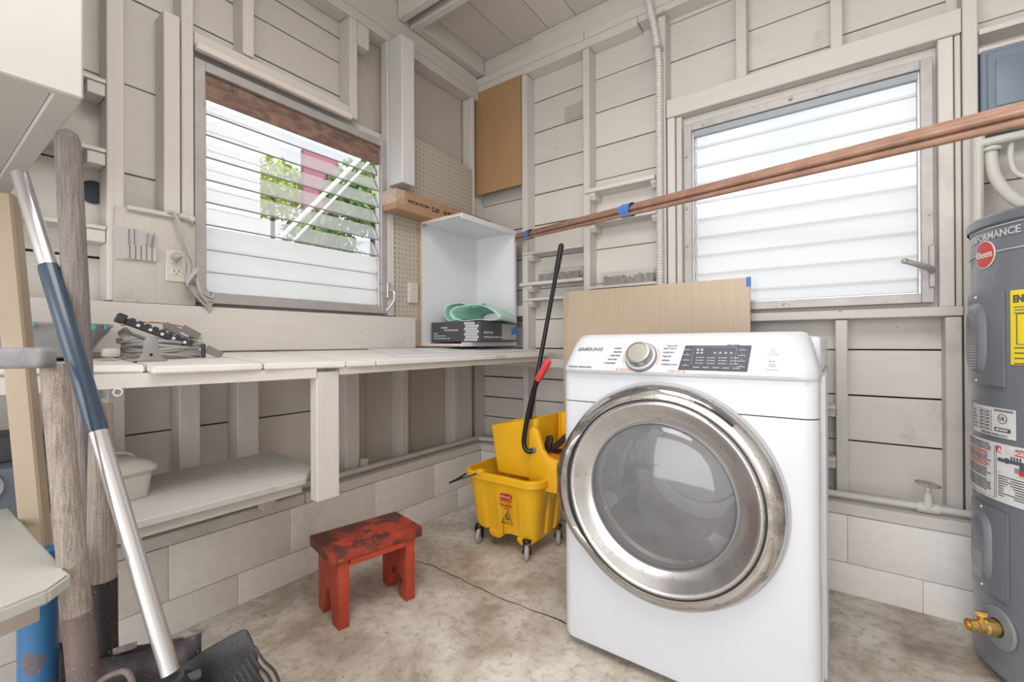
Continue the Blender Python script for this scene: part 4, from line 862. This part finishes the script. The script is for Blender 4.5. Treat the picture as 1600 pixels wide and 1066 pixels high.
# ================================================================== LEFT WALL FITTINGS
def peg():
    m = bpy.data.materials.new('pegboard'); m.use_nodes = True; n = m.node_tree.nodes; l = m.node_tree.links; b = n['Principled BSDF']; b.inputs['Roughness'].default_value = .65
    tc = n.new('ShaderNodeTexCoord'); sp = n.new('ShaderNodeSeparateXYZ'); l.new(tc.outputs['Object'], sp.inputs[0])
    def M(op, a, bb=None):
        x = n.new('ShaderNodeMath'); x.operation = op
        for i, v in enumerate((a, bb)):
            if v is None: continue
            if isinstance(v, (int, float)): x.inputs[i].default_value = v
            else: l.new(v, x.inputs[i])
        return x.outputs[0]
    f = [M('SUBTRACT', M('FRACT', M('MULTIPLY', sp.outputs[i], 1/.0254)), .5) for i in (1, 2)]
    d = M('SQRT', M('ADD', M('MULTIPLY', f[0], f[0]), M('MULTIPLY', f[1], f[1]))); h = M('LESS_THAN', d, .125)
    mx = n.new('ShaderNodeMix'); mx.data_type = 'RGBA'; mx.inputs[6].default_value = (.50, .45, .39, 1); mx.inputs[7].default_value = (.09, .075, .065, 1); l.new(h, mx.inputs[0]); l.new(mx.outputs[2], b.inputs['Base Color'])
    bm = NB(); prism(bm, [(-.572, .94), (.048, .94), (.048, 2.062), (-.08, 2.075), (-.44, 2.095), (-.572, 2.095)], 'x', -.104, -.0985); o = obj('pegboard', bm, m); tag(o, 'cream pegboard sheet on the left wall behind the cabinet', 'pegboard')
peg()
T = thing('boxed_beam', 'smooth white boxed post hanging beside the left window', 'post', (-.05, -.57, 1.77))
obj('casing', BX(-.099, .004, -.608, -.525, 1.775, 2.53, bev=.003), mat('smooth_white', (.68, .68, .70), .4, var=.01), T)
def outlet(T, x, y0, y1, z0, z1):
    pl = obj('cover_plate', BX(x, x+.005, y0, y1, z0, z1, bev=.002), mat('outlet_plate', (.66, .62, .57), .4), T)
    ym = (y0+y1)/2; h = z1-z0; dk = mat('slot_dark', (.05, .05, .05), .6); fc = mat('outlet_face', (.70, .66, .60), .35)
    for s in (-1, 1):
        zc = (z0+z1)/2+s*h*.18; f = obj('socket', BX(x+.005, x+.0072, ym-.015, ym+.015, zc-.012, zc+.012, bev=.001), fc, T)
        b = NB(); bx(b, x+.007, x+.0076, ym-.008, ym-.0055, zc-.002, zc+.007); bx(b, x+.007, x+.0076, ym+.0055, ym+.008, zc-.002, zc+.006); bx(b, x+.007, x+.0076, ym-.002, ym+.002, zc-.009, zc-.005); obj('socket_slots', b, dk, f)
    return pl
T = thing('wall_outlet', 'cream double outlet on the pegboard left of the cabinet', 'outlet', (-.095, -.455, 1.18)); obj('backplate', BX(-.098, -.088, -.492, -.424, 1.176, 1.288, bev=.002), mat('outlet_plate', (.66, .62, .57), .4), T); outlet(T, -.088, -.49, -.426, 1.178, 1.286)
T = thing('outlet_panel', 'painted plywood panel with double outlet left of the window', 'panel', (-.09, -1.6, 1.10))
pw = mat('panel_paint', (.56, .53, .49), .6, grain='z', var=.06, bump=.2, worn=(.44, .40, .37), wornth=.58, wornscale=5)
obj('board', prism(NB(), [(-1.708, 1.097), (-1.482, 1.097), (-1.482, 1.385), (-1.50, 1.40), (-1.704, 1.405)], 'x', -.0995, -.085, bev=.0015), pw, T)
obj('ledge_strip', BX(-.085, -.070, -1.675, -1.545, 1.396, 1.410, bev=.002), PY, T)
outlet(T, -.085, -1.571, -1.512, 1.176, 1.286)
T = thing('tool_roll', 'grey canvas tool pouch pinned beside the outlet', 'pouch', (-.08, -1.65, 1.23))
cv = mat('canvas', (.52, .51, .50), .8, grain='x', var=.06, bump=.3)
obj('backing', prism(NB(), [(-1.708, 1.335), (-1.655, 1.333), (-1.60, 1.326), (-1.597, 1.24), (-1.64, 1.235), (-1.703, 1.232)], 'x', -.0845, -.080, bev=.001), cv, T)
for i in range(6):
    y = -1.683+i*.0145; b = NB(); loft(b, [[(-.080, y, z), (-.073, y+.002, z), (-.072, y+.007, z), (-.073, y+.012, z), (-.080, y+.014, z)] for z in (1.237, 1.283)]); obj('pocket', b, cv, T)
for y, z in ((-1.672, 1.335), (-1.658, 1.338)): obj('strap', BX(-.0795, -.0775, y, y+.003, 1.28, z), mat('canvas_dark', (.25, .25, .27), .8), T)
b = NB()
for y, dz in ((-1.625, .045), (-1.613, .035), (-1.608, .05)): tube(b, [(-.078, y, 1.28), (-.076, y+.004, 1.285+dz)], .0013, 6)
obj('drill_bits', b, mat('steel_bits', (.3, .28, .27), .4, .7), T)
# pipe elbow and the hanging grey cable loop
T = thing('hanging_cable', 'grey cable looped down from the knob beside the left window', 'cable', (-.06, -1.5, 1.08))
cab = mat('grey_cable', (.46, .45, .44), .5, var=.08)
b = NB(); tube(b, [(-.075, -1.572, 1.405), (-.062, -1.558, 1.412), (-.055, -1.543, 1.385), (-.052, -1.522, 1.32), (-.05, -1.503, 1.25), (-.05, -1.495, 1.20)], .0048, 9, smooth=6)
for i in range(5):
    o_ = (i-2)*.0095; z2 = 1.078+i*.012
    tube(b, [(-.05+o_*.8, -1.500+o_*.6, 1.225), (-.048+o_, -1.510-.004*i, 1.165), (-.046, -1.475-o_*.9, z2+.03), (-.044+o_*.6, -1.452, z2), (-.046, -1.446+o_*.3, z2+.018), (-.05-o_, -1.470+o_, 1.15), (-.052, -1.490, 1.20)], .0042, 8, smooth=6)
tube(b, [(-.052, -1.545, 1.262), (-.045, -1.528, 1.262), (-.046, -1.515, 1.235), (-.05, -1.508, 1.16), (-.05, -1.475, 1.11), (-.05, -1.452, 1.09)], .0042, 8, smooth=6)
obj('cord', b, cab, T); obj('plug', lathe(NB(), [(0, -.02), (.013, -.018), (.015, -.004), (.012, .008), (.006, .016), (0, .018)], 16, Matrix.Translation((-.062, -1.545, 1.262)) @ Matrix.Rotation(R(90), 4, 'Y')), cab, T)
b = NB(); tube(b, [(-.095, -1.535, 1.408), (-.075, -1.53, 1.408), (-.07, -1.50, 1.405)], [.008, .010, .007], 10); bx(b, -.095, -.075, -1.515, -1.495, 1.395, 1.413, bev=.003); lathe(b, [(0, -.01), (.009, -.008), (.009, .008), (0, .01)], 12, Matrix.Translation((-.068, -1.498, 1.403))); obj('wall_knob', b, pipe_p, T)
# ================================================================== THINGS ON THE LEFT OF THE BENCH
def pan():
    T = thing('metal_pan', 'shallow dented metal pan with teal paint drips on the bench', 'pan', (.10, -1.90, zt(.1)))
    M = Matrix.Translation((.07, -1.905, zt(.07)+.003)) @ Matrix.Diagonal((1.06, 1.06, 1.15, 1)); st = mat('pan_steel', (.46, .48, .51), .3, .6, var=.2, vscale=14)
    obj('bowl', lathe(NB(), [(0, .002), (.085, 0), (.10, .004), (.128, .045), (.142, .062), (.146, .072), (.150, .074), (.150, .079), (.144, .079), (.138, .066), (.122, .045), (.095, .008), (0, .006)], 48, M), st, T)
    b = NB(); te = mat('teal_paint', (.10, .52, .50), .4)
    for a, z, s in ((20, .060, .012), (35, .070, .010), (52, .072, .009), (10, .073, .008), (-8, .072, .007), (-40, .071, .009)):
        r = .125+z*.3; t = bmesh.new(); bmesh.ops.create_icosphere(t, subdivisions=2, radius=s); t.transform(M @ Matrix.Translation(((.150 if z > .065 else .139)*math.cos(R(a)), (.150 if z > .065 else .139)*math.sin(R(a)), z)) @ Matrix.Rotation(R(a), 4, 'Z') @ Matrix.Diagonal((.25, 1, .7, 1))); join(b, t)
    obj('paint_drips', b, te, T)
    o = obj('flat_cable', BX(.02, .045, -1.86, -1.55, zt(.03)+.001, zt(.03)+.006, bev=.001), pipe_p, None); tag(o, 'flat cream strip lying behind the cable coil', 'strip')
pan()
def coil():
    T = thing('cable_coil', 'tangled coil of grey cables tied on the bench', 'cable', (.12, -1.64, zt(.12)))
    gc = mat('coil_cable', (.40, .385, .37), .5, var=.12, vscale=30); b = NB()
    for i in range(13):
        rx = .072+random.uniform(-.012, .012); ry = .052+random.uniform(-.01, .008); z = zt(.12)+.007+(i % 5)*.0095; ph = random.uniform(-.15, .15)
        pts = [(.10+(.02+ry)*math.sin(q+ph), -1.635+(.02+rx)*math.cos(q), z+.006*math.sin(2*q+i)+.012*(math.sin(q) < 0)) for q in [2*PI*k/22 for k in range(23)]]
        tube(b, pts, .0048, 7)
    for i in range(4): tube(b, [(.14, -1.73+.004*i, zt(.1)+.05), (.10, -1.735+.004*i, zt(.1)+.075+.004*i), (.07, -1.70, zt(.1)+.072), (.06, -1.66, zt(.1)+.055)], .0048, 7, smooth=5)
    obj('cord', b, gc, T)
    b = NB(); M = Matrix.Translation((.15, -1.655, zt(.1)+.072)) @ Matrix.Rotation(R(84), 4, 'Z') @ Matrix.Rotation(R(24), 4, 'Y')
    bx(b, -.085, .085, -.012, .012, -.009, .009, bev=.002, M=M)
    for i in range(9): bx(b, -.078+i*.019, -.066+i*.019, -.0135, .0, .004, .014, bev=.001, M=M)
    bx(b, -.108, -.086, -.014, .014, -.011, .016, bev=.003, M=M); obj('connector_strip', b, mat('connector_dark', (.035, .04, .055), .4), T)
    b = NB()
    for i in range(5): bx(b, -.06+i*.03, -.052+i*.03, -.0142, -.0135, -.004, .004, M=M)
    obj('connector_pins', b, mat('pin_white', (.7, .7, .7), .4), T)
    mp = mat('bracket_olive', (.27, .27, .25), .5, .4)
    for (cx_, cy_, cz_, L, an) in ((.09, -1.605, .088, .045, 30), (.09, -1.555, .078, .055, 32), (.16, -1.515, .014, .05, 30)):
        M2 = Matrix.Translation((cx_, cy_, zt(.1)+cz_)) @ Matrix.Rotation(R(88), 4, 'Z') @ Matrix.Rotation(R(an), 4, 'Y'); b = NB(); bx(b, -L/2, L/2, -.002, .002, -.012, .012, bev=.0008, M=M2); obj('metal_tab', b, mp, T)
    obj('steel_rule', BX(-.06, .06, -.0015, .0015, -.004, .004, M=Matrix.Translation((.11, -1.585, zt(.1)+.066)) @ Matrix.Rotation(R(88), 4, 'Z') @ Matrix.Rotation(R(34), 4, 'Y')), mat('steel_bits', (.3, .28, .27), .4, .7), T)
    obj('red_wire', tube(NB(), [(.05, -1.72, zt(0)+.092), (.04, -1.66, zt(0)+.103), (.04, -1.60, zt(0)+.100), (.04, -1.54, zt(0)+.086)], .0022, 8, smooth=6), mat('red_wire', (.55, .12, .10), .4), T)
    obj('orange_wire', tube(NB(), [(.07, -1.665, zt(0)+.105), (.08, -1.655, zt(0)+.085), (.09, -1.645, zt(0)+.065)], .003, 8), mat('orange_wire', (.75, .45, .2), .4), T)
    obj('plug', BX(.16, .19, -1.79, -1.752, zt(.17)+.010, zt(.17)+.035, bev=.008, seg=2), mat('coil_plug', (.55, .52, .46), .5), T)
    obj('tie', BX(.165, .18, -1.555, -1.545, zt(.16)+.001, zt(.16)+.045, bev=.003), mat('connector_dark', (.035, .04, .055), .4), T)
    T2 = thing('metal_bracket', 'grey round topped metal bracket standing on the bench edge', 'bracket', (.23, -1.70, zt(.23)))
    x = .235; z = zt(x)+.001; gy = mat('bracket_grey', (.33, .33, .335), .5, .3, var=.08)
    pr = [(-1.742, z), (-1.660, z), (-1.660, z+.004), (-1.672, z+.008), (-1.680, z+.024), (-1.681, z+.055), (-1.688, z+.066), (-1.698, z+.068), (-1.709, z+.066), (-1.716, z+.055), (-1.717, z+.024), (-1.726, z+.008), (-1.742, z+.004)]
    obj('upright', prism(NB(), pr, 'x', x-.004, x, bev=.0015), gy, T2)
    obj('foot', BX(x-.045, x-.004, -1.742, -1.660, z, z+.004, bev=.001), gy, T2); obj('screw_hole', lathe(NB(), [(0, .0006), (.004, .0006), (.004, 0)], 12, Matrix.Translation((x, -1.699, z+.018)) @ Matrix.Rotation(R(90), 4, 'Y')), dark, T2)
coil()
# ================================================================== LOW SHELF
def tub():
    T = thing('lidded_tub', 'small cream plastic tub with a clip lid on the low shelf', 'tub', (.08, -1.735, .521))
    m = mat('cream_plastic', (.60, .575, .53), .4, var=.05); M = Matrix.Translation((.10, -1.755, .5215)) @ Matrix.Rotation(R(12), 4, 'Z')
    obj('body', loft(NB(), [rrect(-.075, .075, -.062, .062, .02, 0), rrect(-.083, .083, -.070, .070, .022, .075)], M=M), m, T)
    obj('lid', loft(NB(), [rrect(-.088, .088, -.075, .075, .024, .072), rrect(-.092, .092, -.079, .079, .025, .078), rrect(-.092, .092, -.079, .079, .025, .088), rrect(-.080, .080, -.068, .068, .03, .100), rrect(-.06, .06, -.05, .05, .03, .108)], M=M), m, T)
    obj('handle', tube(NB(), [(-.02, .079, .085), (-.02, .05, .115), (-.02, 0, .122), (-.02, -.05, .115), (-.02, -.079, .085)], .004, 8, M=M, smooth=6), m, T)
tub()
def machine():
    T = thing('grey_machine', 'blue grey metal machine housing on the low shelf at far left', 'machine', (.05, -2.0, .521))
    m = mat('machine_blue_grey', (.20, .235, .29), .5, .2, var=.08, vscale=12, spots=1, spotscale=30, spotth=.68, spotcol=(.07, .06, .06))
    b = BX(-.08, .14, -2.25, -1.885, .5215, .66, bev=.008, seg=2); obj('housing', b, m, T); obj('upper_case', prism(NB(), [(-2.25, .661), (-1.86, .661), (-1.86, .70), (-1.90, .725), (-2.25, .735)], 'x', -.08, .06, bev=.004), mat('machine_dark', (.10, .11, .135), .6, var=.3, vscale=30), T)
    M = Matrix.Translation((.14, -2.0, .62)) @ Matrix.Rotation(R(90), 4, 'Y'); obj('port_ring', lathe(NB(), [(.028, 0), (.030, .006), (.038, .008), (.040, 0)], 28, M), mat('port_rim', (.32, .34, .37), .4, .4), T); obj('port', lathe(NB(), [(0, .001), (.03, .001)], 24, M), mat('port_dark', (.02, .04, .08), .4), T)
    o = obj('slotted_strip', BX(.10, .30, -2.3, -1.80, .5213, .5245), mat('cream_plastic', (.60, .575, .53), .4)); tag(o, 'thin slotted cream strip under the grey machine', 'strip')
machine()
# ================================================================== FOREGROUND LEFT
C0 = Vector((1.775, -2.12, .96))
hut = mat('cabinet_old_white', (.50, .485, .475), .55, var=.03, bump=.1)
def storage():
    T = thing('wall_cabinet', 'big white boxed cabinet hanging at the upper left corner', 'cabinet', (.3, -2.3, 1.38))
    x0, x1, y0, y1, z0, z1 = -.10, .72, -2.75, -1.925, 1.385, 2.3
    obj('front_board', BX(x1-.018, x1, y0, y1, z0, z1, bev=.003), hut, T); obj('side_board', BX(x0, x1-.019, y1-.035, y1, z0, z1, bev=.002), hut, T); obj('side_board', BX(x0, x1-.019, y0, y0+.035, z0, z1, bev=.002), hut, T)
    obj('bottom_board', BX(x0, x1-.019, y0+.036, y1-.036, z0+.008, z0+.024), hut, T); obj('top_board', BX(x0, x1, y0, y1, z1+.001, z1+.018), hut, T)
    T = thing('side_table', 'worn white topped table corner at the lower left', 'table', (.5, -2.1, 0))
    tm = mat('table_top_paint', (.46, .46, .43), .5, var=.03, spots=1, spotth=.74)
    b = NB(); pts = [(.29, -1.968), (.80, -1.956), (.835, -1.985), (.85, -2.03), (.95, -2.55), (.27, -2.55)]
    loft(b, [[(x, y, .578) for x, y in pts], [(x, y, .600) for x, y in pts]]); bmesh.ops.bevel(b, geom=b.edges[:], offset=.004, segments=2, affect='EDGES'); obj('top', b, tm, T)
    b = NB(); pts = [(.66, -1.975), (.69, -1.975), (.82, -2.5), (.79, -2.5)]; loft(b, [[(x, y, .497) for x, y in pts], [(x, y, .577) for x, y in pts]]); obj('apron_board', b, mat('bare_wood_white', (.60, .52, .47), .6, grain='y', var=.1), T)
    obj('leg', tube(NB(), [(.575, -1.962, 0), (.575, -1.962, .577)], .027, 24), mat('chipped_blue_paint', (.05, .22, .50), .4, var=.1, worn=(.20, .13, .11), wornth=.56, wornscale=12, spots=1, spotscale=50, spotth=.66, spotcol=(.35, .28, .26)), T)
    obj('leg', tube(NB(), [(.40, -2.45, 0), (.40, -2.45, .577)], .029, 24), mat('chipped_blue_paint', (.1, .2, .4), .4), T)
    obj('leg_bolt', lathe(NB(), [(0, .006), (.007, .005), (.008, 0)], 10, Matrix.Translation((.598, -1.975, .512)) @ Matrix.Rotation(R(90), 4, 'Y')), mat('rusty_bolt', (.05, .04, .035), .6), T)
storage()
ww = mat('weathered_wood', (.36, .305, .27), .8, grain='z', var=.65, bump=1.0, spots=1, gs=160, spotscale=800, spotth=.58, spotcol=(.45, .40, .36), worn=(.18, .145, .13), wornth=.56, wornscale=7)
wd = mat('dark_weathered_wood', (.27, .235, .225), .8, grain='z', var=.42, bump=.8, spots=1, gs=160, spotscale=800, spotth=.60, spotcol=(.35, .32, .31))
rust = mat('rusty_steel', (.20, .155, .15), .6, .3, var=.3, vscale=10, bump=.4, spots=1, spotscale=220, spotth=.63, spotcol=(.35, .28, .25))
rusd = mat('dark_rusty_steel', (.055, .048, .055), .5, .5, var=.35, vscale=14, bump=.3, spots=1, spotscale=160, spotth=.64, spotcol=(.28, .21, .18))
def P3(px, py, d):   # a point at forward distance d from the photographer's position
    r = Vector((.8107, .5854, 0)); f = Vector((-.5854, .8107, 0)); return C0+f*d+r*(d*(px-800)/700)+Vector((0, 0, -d*(py-535.5)/700))
def tools():
    def down(a, b, z):   # continue the line a->b down to height z
        t = (z-a.z)/(b.z-a.z); return a+(b-a)*t
    # long dark handle with its blade standing on the floor
    a, b_ = P3(105, 200, .86), P3(146, 1000, .86)
    T = thing('long_shovel', 'long dark weathered shovel handle reaching highest at the left', 'shovel', down(a, b_, 0)); e = down(a, b_, .02)
    obj('handle', tube(NB(), [a+(b_-a)*t for t in (0, .006, .02, .35, .7, .98)], [.006, .015, .0195, .0195, .0185, .0185], 18), wd, T)
    f0 = b_; obj('socket', tube(NB(), [down(a, b_, .52), down(a, b_, .40), down(a, b_, .30)], [.022, .024, .020], 18), rusd, T)
    d = Vector((.81, .585, 0)); n = Vector((-.585, .811, 0)); c = down(a, b_, .17)
    def blade(T, c, w, h, m, top=.0, curve=.03, tip=.6, rx=d, nn=n):
        t = bmesh.new(); G = []
        for j in range(9):
            v = 1-j/8; ww_ = w*(1 if v > .35 else (tip+(1-tip)*v/.35)); row = []
            for i in range(9):
                u = i/8*2-1; p = c+rx*(u*ww_/2)+nn*(curve*(u*u-.5))+Vector((0, 0, (v-.5)*h))+Vector((0, 0, top*u)); row.append(t.verts.new(p))
            G.append(row)
        for p, q in zip(G, G[1:]):
            for i in range(8): t.faces.new((p[i], p[i+1], q[i+1], q[i]))
        o = obj('blade', t, m, T); o.modifiers.new('s', 'SOLIDIFY').thickness = .003; return o
    blade(T, down(a, b_, .19)+n*.02, .27, .37, rusd)
    # weathered handle with gripped T top
    a, b_ = P3(83, 566, .74), P3(124, 1000, .74)
    T = thing('grip_shovel', 'weathered shovel with blurred grey T grip in front', 'shovel', down(a, b_, 0))
    obj('handle', tube(NB(), [a, a+(b_-a)*.1, down(a, b_, .50)], [.0165, .0175, .0195], 18), ww, T)
    g0, g1 = P3(-60, 557, .70), P3(79, 556, .715); u_ = (g1-g0).normalized()
    Mg = Matrix.Translation((g0+g1)/2) @ u_.to_track_quat('X', 'Z').to_matrix().to_4x4(); L = (g1-g0).length/2
    obj('grip', BX(-L, L, -.016, .016, -.0165, .0165, bev=.009, seg=4, M=Mg), mat('grey_felt_grip', (.25, .245, .265), .9, var=.25, vscale=35, bump=.6), T)
    obj('socket', tube(NB(), [down(a, b_, .575), down(a, b_, .48), down(a, b_, .30)], [.0185, .020, .021], 18), rust, T)
    blade(T, down(a, b_, .17)+n*.02, .21, .30, rust)
    # short handle ending below the bench edge
    a, b_ = P3(158, 622, .84), P3(159, 1000, .84)
    T = thing('short_shovel', 'shorter brown shovel handle ending just under the bench', 'shovel', down(a, b_, 0))
    obj('handle', tube(NB(), [a, a+(b_-a)*.012, a+(b_-a)*.3, down(a, b_, .50)], [.013, .0165, .020, .022], 18), ww, T)
    obj('socket', tube(NB(), [down(a, b_, .52), down(a, b_, .42), down(a, b_, .30)], [.0225, .0225, .024], 18), rusd, T)
    blade(T, P3(222, 1172, .82), .20, .38, rusd, top=.022, curve=.02, tip=.9)
    obj('step_loop', tube(NB(), [P3(138, 1075, .72), P3(165, 1055, .72), P3(190, 1046, .72), P3(202, 1054, .72), P3(208, 1075, .72)], .0045, 10, smooth=6), rust, T)
    obj('paper_scrap', prism(NB(), [(-.022, -.012), (.022, .004), (.022, .016), (-.022, .002)], 'z', 0, .001, M=Matrix.Translation(P3(194, 1012, .83)) @ Matrix.Rotation(R(36), 4, 'Z') @ Matrix.Rotation(R(90), 4, 'X')), mat('mottled_paper', (.28, .24, .22), .7, var=.9, vscale=60), T)
    # tan timber at the far left
    a, b_ = P3(6, 300, .95), P3(72, 1010, .95); dd = (b_-a).normalized(); e = down(a, b_, .003); mid = (a+e)/2; Lh = (a-e).length/2
    Mt = Matrix.Translation(mid) @ (a-e).to_track_quat('Z', 'X').to_matrix().to_4x4() @ Matrix.Rotation(R(25), 4, 'Z')
    o = obj('timber_length', BX(-.019, .019, -.019, .019, -Lh, Lh, bev=.004, M=Mt), mat('tan_timber', (.42, .34, .25), .6, var=.1, vscale=5, bump=.2)); tag(o, 'pale tan square timber leaning at the far left', 'timber')
    # aluminium shafted scoop
    a, b_ = P3(32, 268, .86), P3(265, 1048, .76)
    T = thing('snow_scoop', 'black plastic scoop with aluminium shaft and blue sleeve', 'scoop', (P3(330, 1300, .80).x, P3(330, 1300, .80).y, 0))
    obj('shaft', tube(NB(), [a, b_], .0137, 20), mat('polished_aluminium', (.66, .66, .68), .28, .8, var=.04), T)
    obj('blue_sleeve', tube(NB(), [a.lerp(b_, .204), a.lerp(b_, .212), a.lerp(b_, .54), a.lerp(b_, .548)], [.0142, .0155, .0155, .0142], 20), mat('blue_black_sleeve', (.035, .06, .10), .3, coat=.2), T)
    # scoop plate: curved, with slots near the right edge
    sm = mat('black_scoop_plastic', (.055, .055, .062), .5, var=.5, vscale=240, bump=.5)
    t = bmesh.new(); outline = [(268, 1046), (290, 1032), (320, 1012), (360, 990), (378, 982), (386, 984), (394, 1002), (400, 1015)]
    G = []
    n1 = 26; rows = 12
    topc = smooth_path([(x, y, 0) for x, y in outline], 4)
    for j in range(rows+1):
        v = j/rows; row = []
        for q in topc:
            dpt = .82+.05*math.sin(PI*v)*(1-.4*(q.x-268)/140)
            x = q.x+(v*46 if q.x > 360 else v*46*(q.x-268)/92); row.append(t.verts.new(P3(x, q.y+v*360, dpt)))
        G.append(row)
    for p, q in zip(G, G[1:]):
        for i in range(len(topc)-1): t.faces.new((p[i], p[i+1], q[i+1], q[i]))
    o = obj('scoop_plate', t, sm, T, smooth=80); o.modifiers.new('s', 'SOLIDIFY').thickness = .004
    obj('neck', tube(NB(), [P3(268, 1056, .765), P3(287, 1100, .79), P3(300, 1180, .82)], [.017, .024, .02], 14), sm, T)
    b = NB(); tube(b, [P3(268, 1056, .78), P3(285, 1060, .79), P3(310, 1050, .81)], .008, 8); obj('collar', b, mat('scoop_collar', (.09, .11, .14), .4), T)
    for i in range(6):
        x0 = 402-i*6.5; y0 = 1016+i*9
        obj('tine', tube(NB(), [P3(x0-6, y0-8, .798), P3(x0+8, y0+14, .80), P3(x0+24-i*2, y0+30, .81), P3(x0+32-i*3, y0+52, .82), P3(x0+26-i*3, y0+84, .83)], [.0022, .0032], 8, smooth=5), sm, T)
tools()
# ================================================================== OUTDOORS
def outdoors():
    g = struct(obj('yard_ground', BX(-14, 14, -14, 14, -.32, -.3), mat('outside_ground', (.58, .56, .52), .9, var=.2, vscale=1)))  # ground slab outdoors around the building
    T = thing('neighbour_house', 'pale neighbouring house wall outside the left window', 'house', (-4, -1.5, -.3))
    o = obj('wall', BX(-4.2, -4.0, -3.5, .55, -.3, 5.2), mat('house_white', (.78, .78, .80), .6, var=.02), T)
    for i in range(22): obj('siding_board', BX(-4.0, -3.985, -3.5, .55, .3+i*.22, .3+i*.22+.212, bev=.003), mat('house_white', (.7, .7, .7)), T)
    o = obj('magenta_wall', BX(-4.9, -4.8, 1.57, 2.17, -.3, 3.95, bev=.01), mat('magenta_wall', (.36, .13, .17), .7)); tag(o, 'dull magenta wall piece seen through the left window', 'wall')
    o = obj('white_rail', tube(NB(), [(-1.75, -.36, -.3), (-1.75, -.36, 1.76), (-1.92, .60, 2.84)], .020, 12), mat('house_white', (.7, .7, .7))); tag(o, 'white slanted rail outside the left window', 'rail')
    o = obj('white_rail', tube(NB(), [(-1.75, -.27, -.3), (-1.75, -.27, 1.74), (-1.92, .69, 2.82)], .012, 12), mat('house_white', (.7, .7, .7))); tag(o, 'thinner slanted rail just right of the other outside', 'rail')
    gm = [mat('leaf_green', (.22, .36, .10), .6, var=.3), mat('leaf_lime', (.50, .62, .14), .6, var=.2), mat('leaf_dark', (.13, .22, .09), .6, var=.3)]
    def shrub(name, lb, c, r, n, m, cat='tree'):
        T = thing(name, lb, cat, (c[0], c[1], -.3)); b = NB()
        obj('trunk', tube(NB(), [(c[0], c[1], -.3), (c[0]+.05, c[1], c[2]*.5), (c[0], c[1]+.05, c[2])], [.05, .03], 8), mat('bark', (.14, .11, .09), .8), T)
        t = bmesh.new()
        for i in range(n):
            a, bb, q = random.random()*2*PI, math.acos(random.uniform(-1, 1)), r*random.random()**.4
            p = Vector(c)+Vector((q*math.sin(bb)*math.cos(a), q*math.sin(bb)*math.sin(a), q*math.cos(bb)*.8)); s = random.uniform(.035, .07)
            u = Vector((random.uniform(-1, 1), random.uniform(-1, 1), random.uniform(-1, 1))).normalized(); v = u.orthogonal().normalized()
            t.faces.new([t.verts.new(p+x) for x in (u*s, v*s*.4, -u*s, -v*s*.4)])
        obj('foliage', t, m, T, smooth=0, kind='stuff')
    shrub('leafy_tree', 'bright green tree left of the magenta wall outside', (-5.6, 1.45, 3.45), .62, 1500, gm[1])
    shrub('leafy_tree', 'low green tree beneath the magenta wall outside', (-3.7, 1.15, 2.3), .46, 1500, gm[0])
    shrub('leafy_tree', 'green tree right of the white slanted rails outside', (-3.3, 1.65, 2.9), .62, 2200, gm[0])
    T = thing('spiky_plant', 'spiky grass like plant outside the left window', 'plant', (-2.6, .72, -.3)); t = bmesh.new()
    for i in range(120):
        a = random.random()*2*PI; L = random.uniform(.25, .55); up = random.uniform(.5, 1.1); c = Vector((-2.6, .72, 1.75)); pr = None
        for k in range(7):
            s = k/6; p = c+Vector((math.cos(a)*L*s, math.sin(a)*L*s, up*s-.9*s*s)); w = Vector((-math.sin(a), math.cos(a), 0))*.014*(1-s*.9); cur = (t.verts.new(p-w), t.verts.new(p+w))
            if pr: t.faces.new((pr[0], pr[1], cur[1], cur[0]))
            pr = cur
    obj('blades', t, gm[2], T, smooth=0, kind='stuff'); obj('crown', tube(NB(), [(-2.6, .72, -.3), (-2.6, .72, 1.8)], .06, 8), mat('bark', (.1, .1, .1)), T)
    T = thing('far_house', 'pale house with low roof outside the right window', 'house', (1, 6, -.3)); obj('wall', BX(-1.5, 3.2, 6, 9, -.3, 2.0), mat('house_white', (.7, .7, .7)), T)
    obj('roof', prism(NB(), [(5.6, 2.0), (9.4, 2.0), (7.5, 2.6)], 'x', -1.8, 3.5), mat('roof_grey', (.5, .51, .53), .7), T)
outdoors()
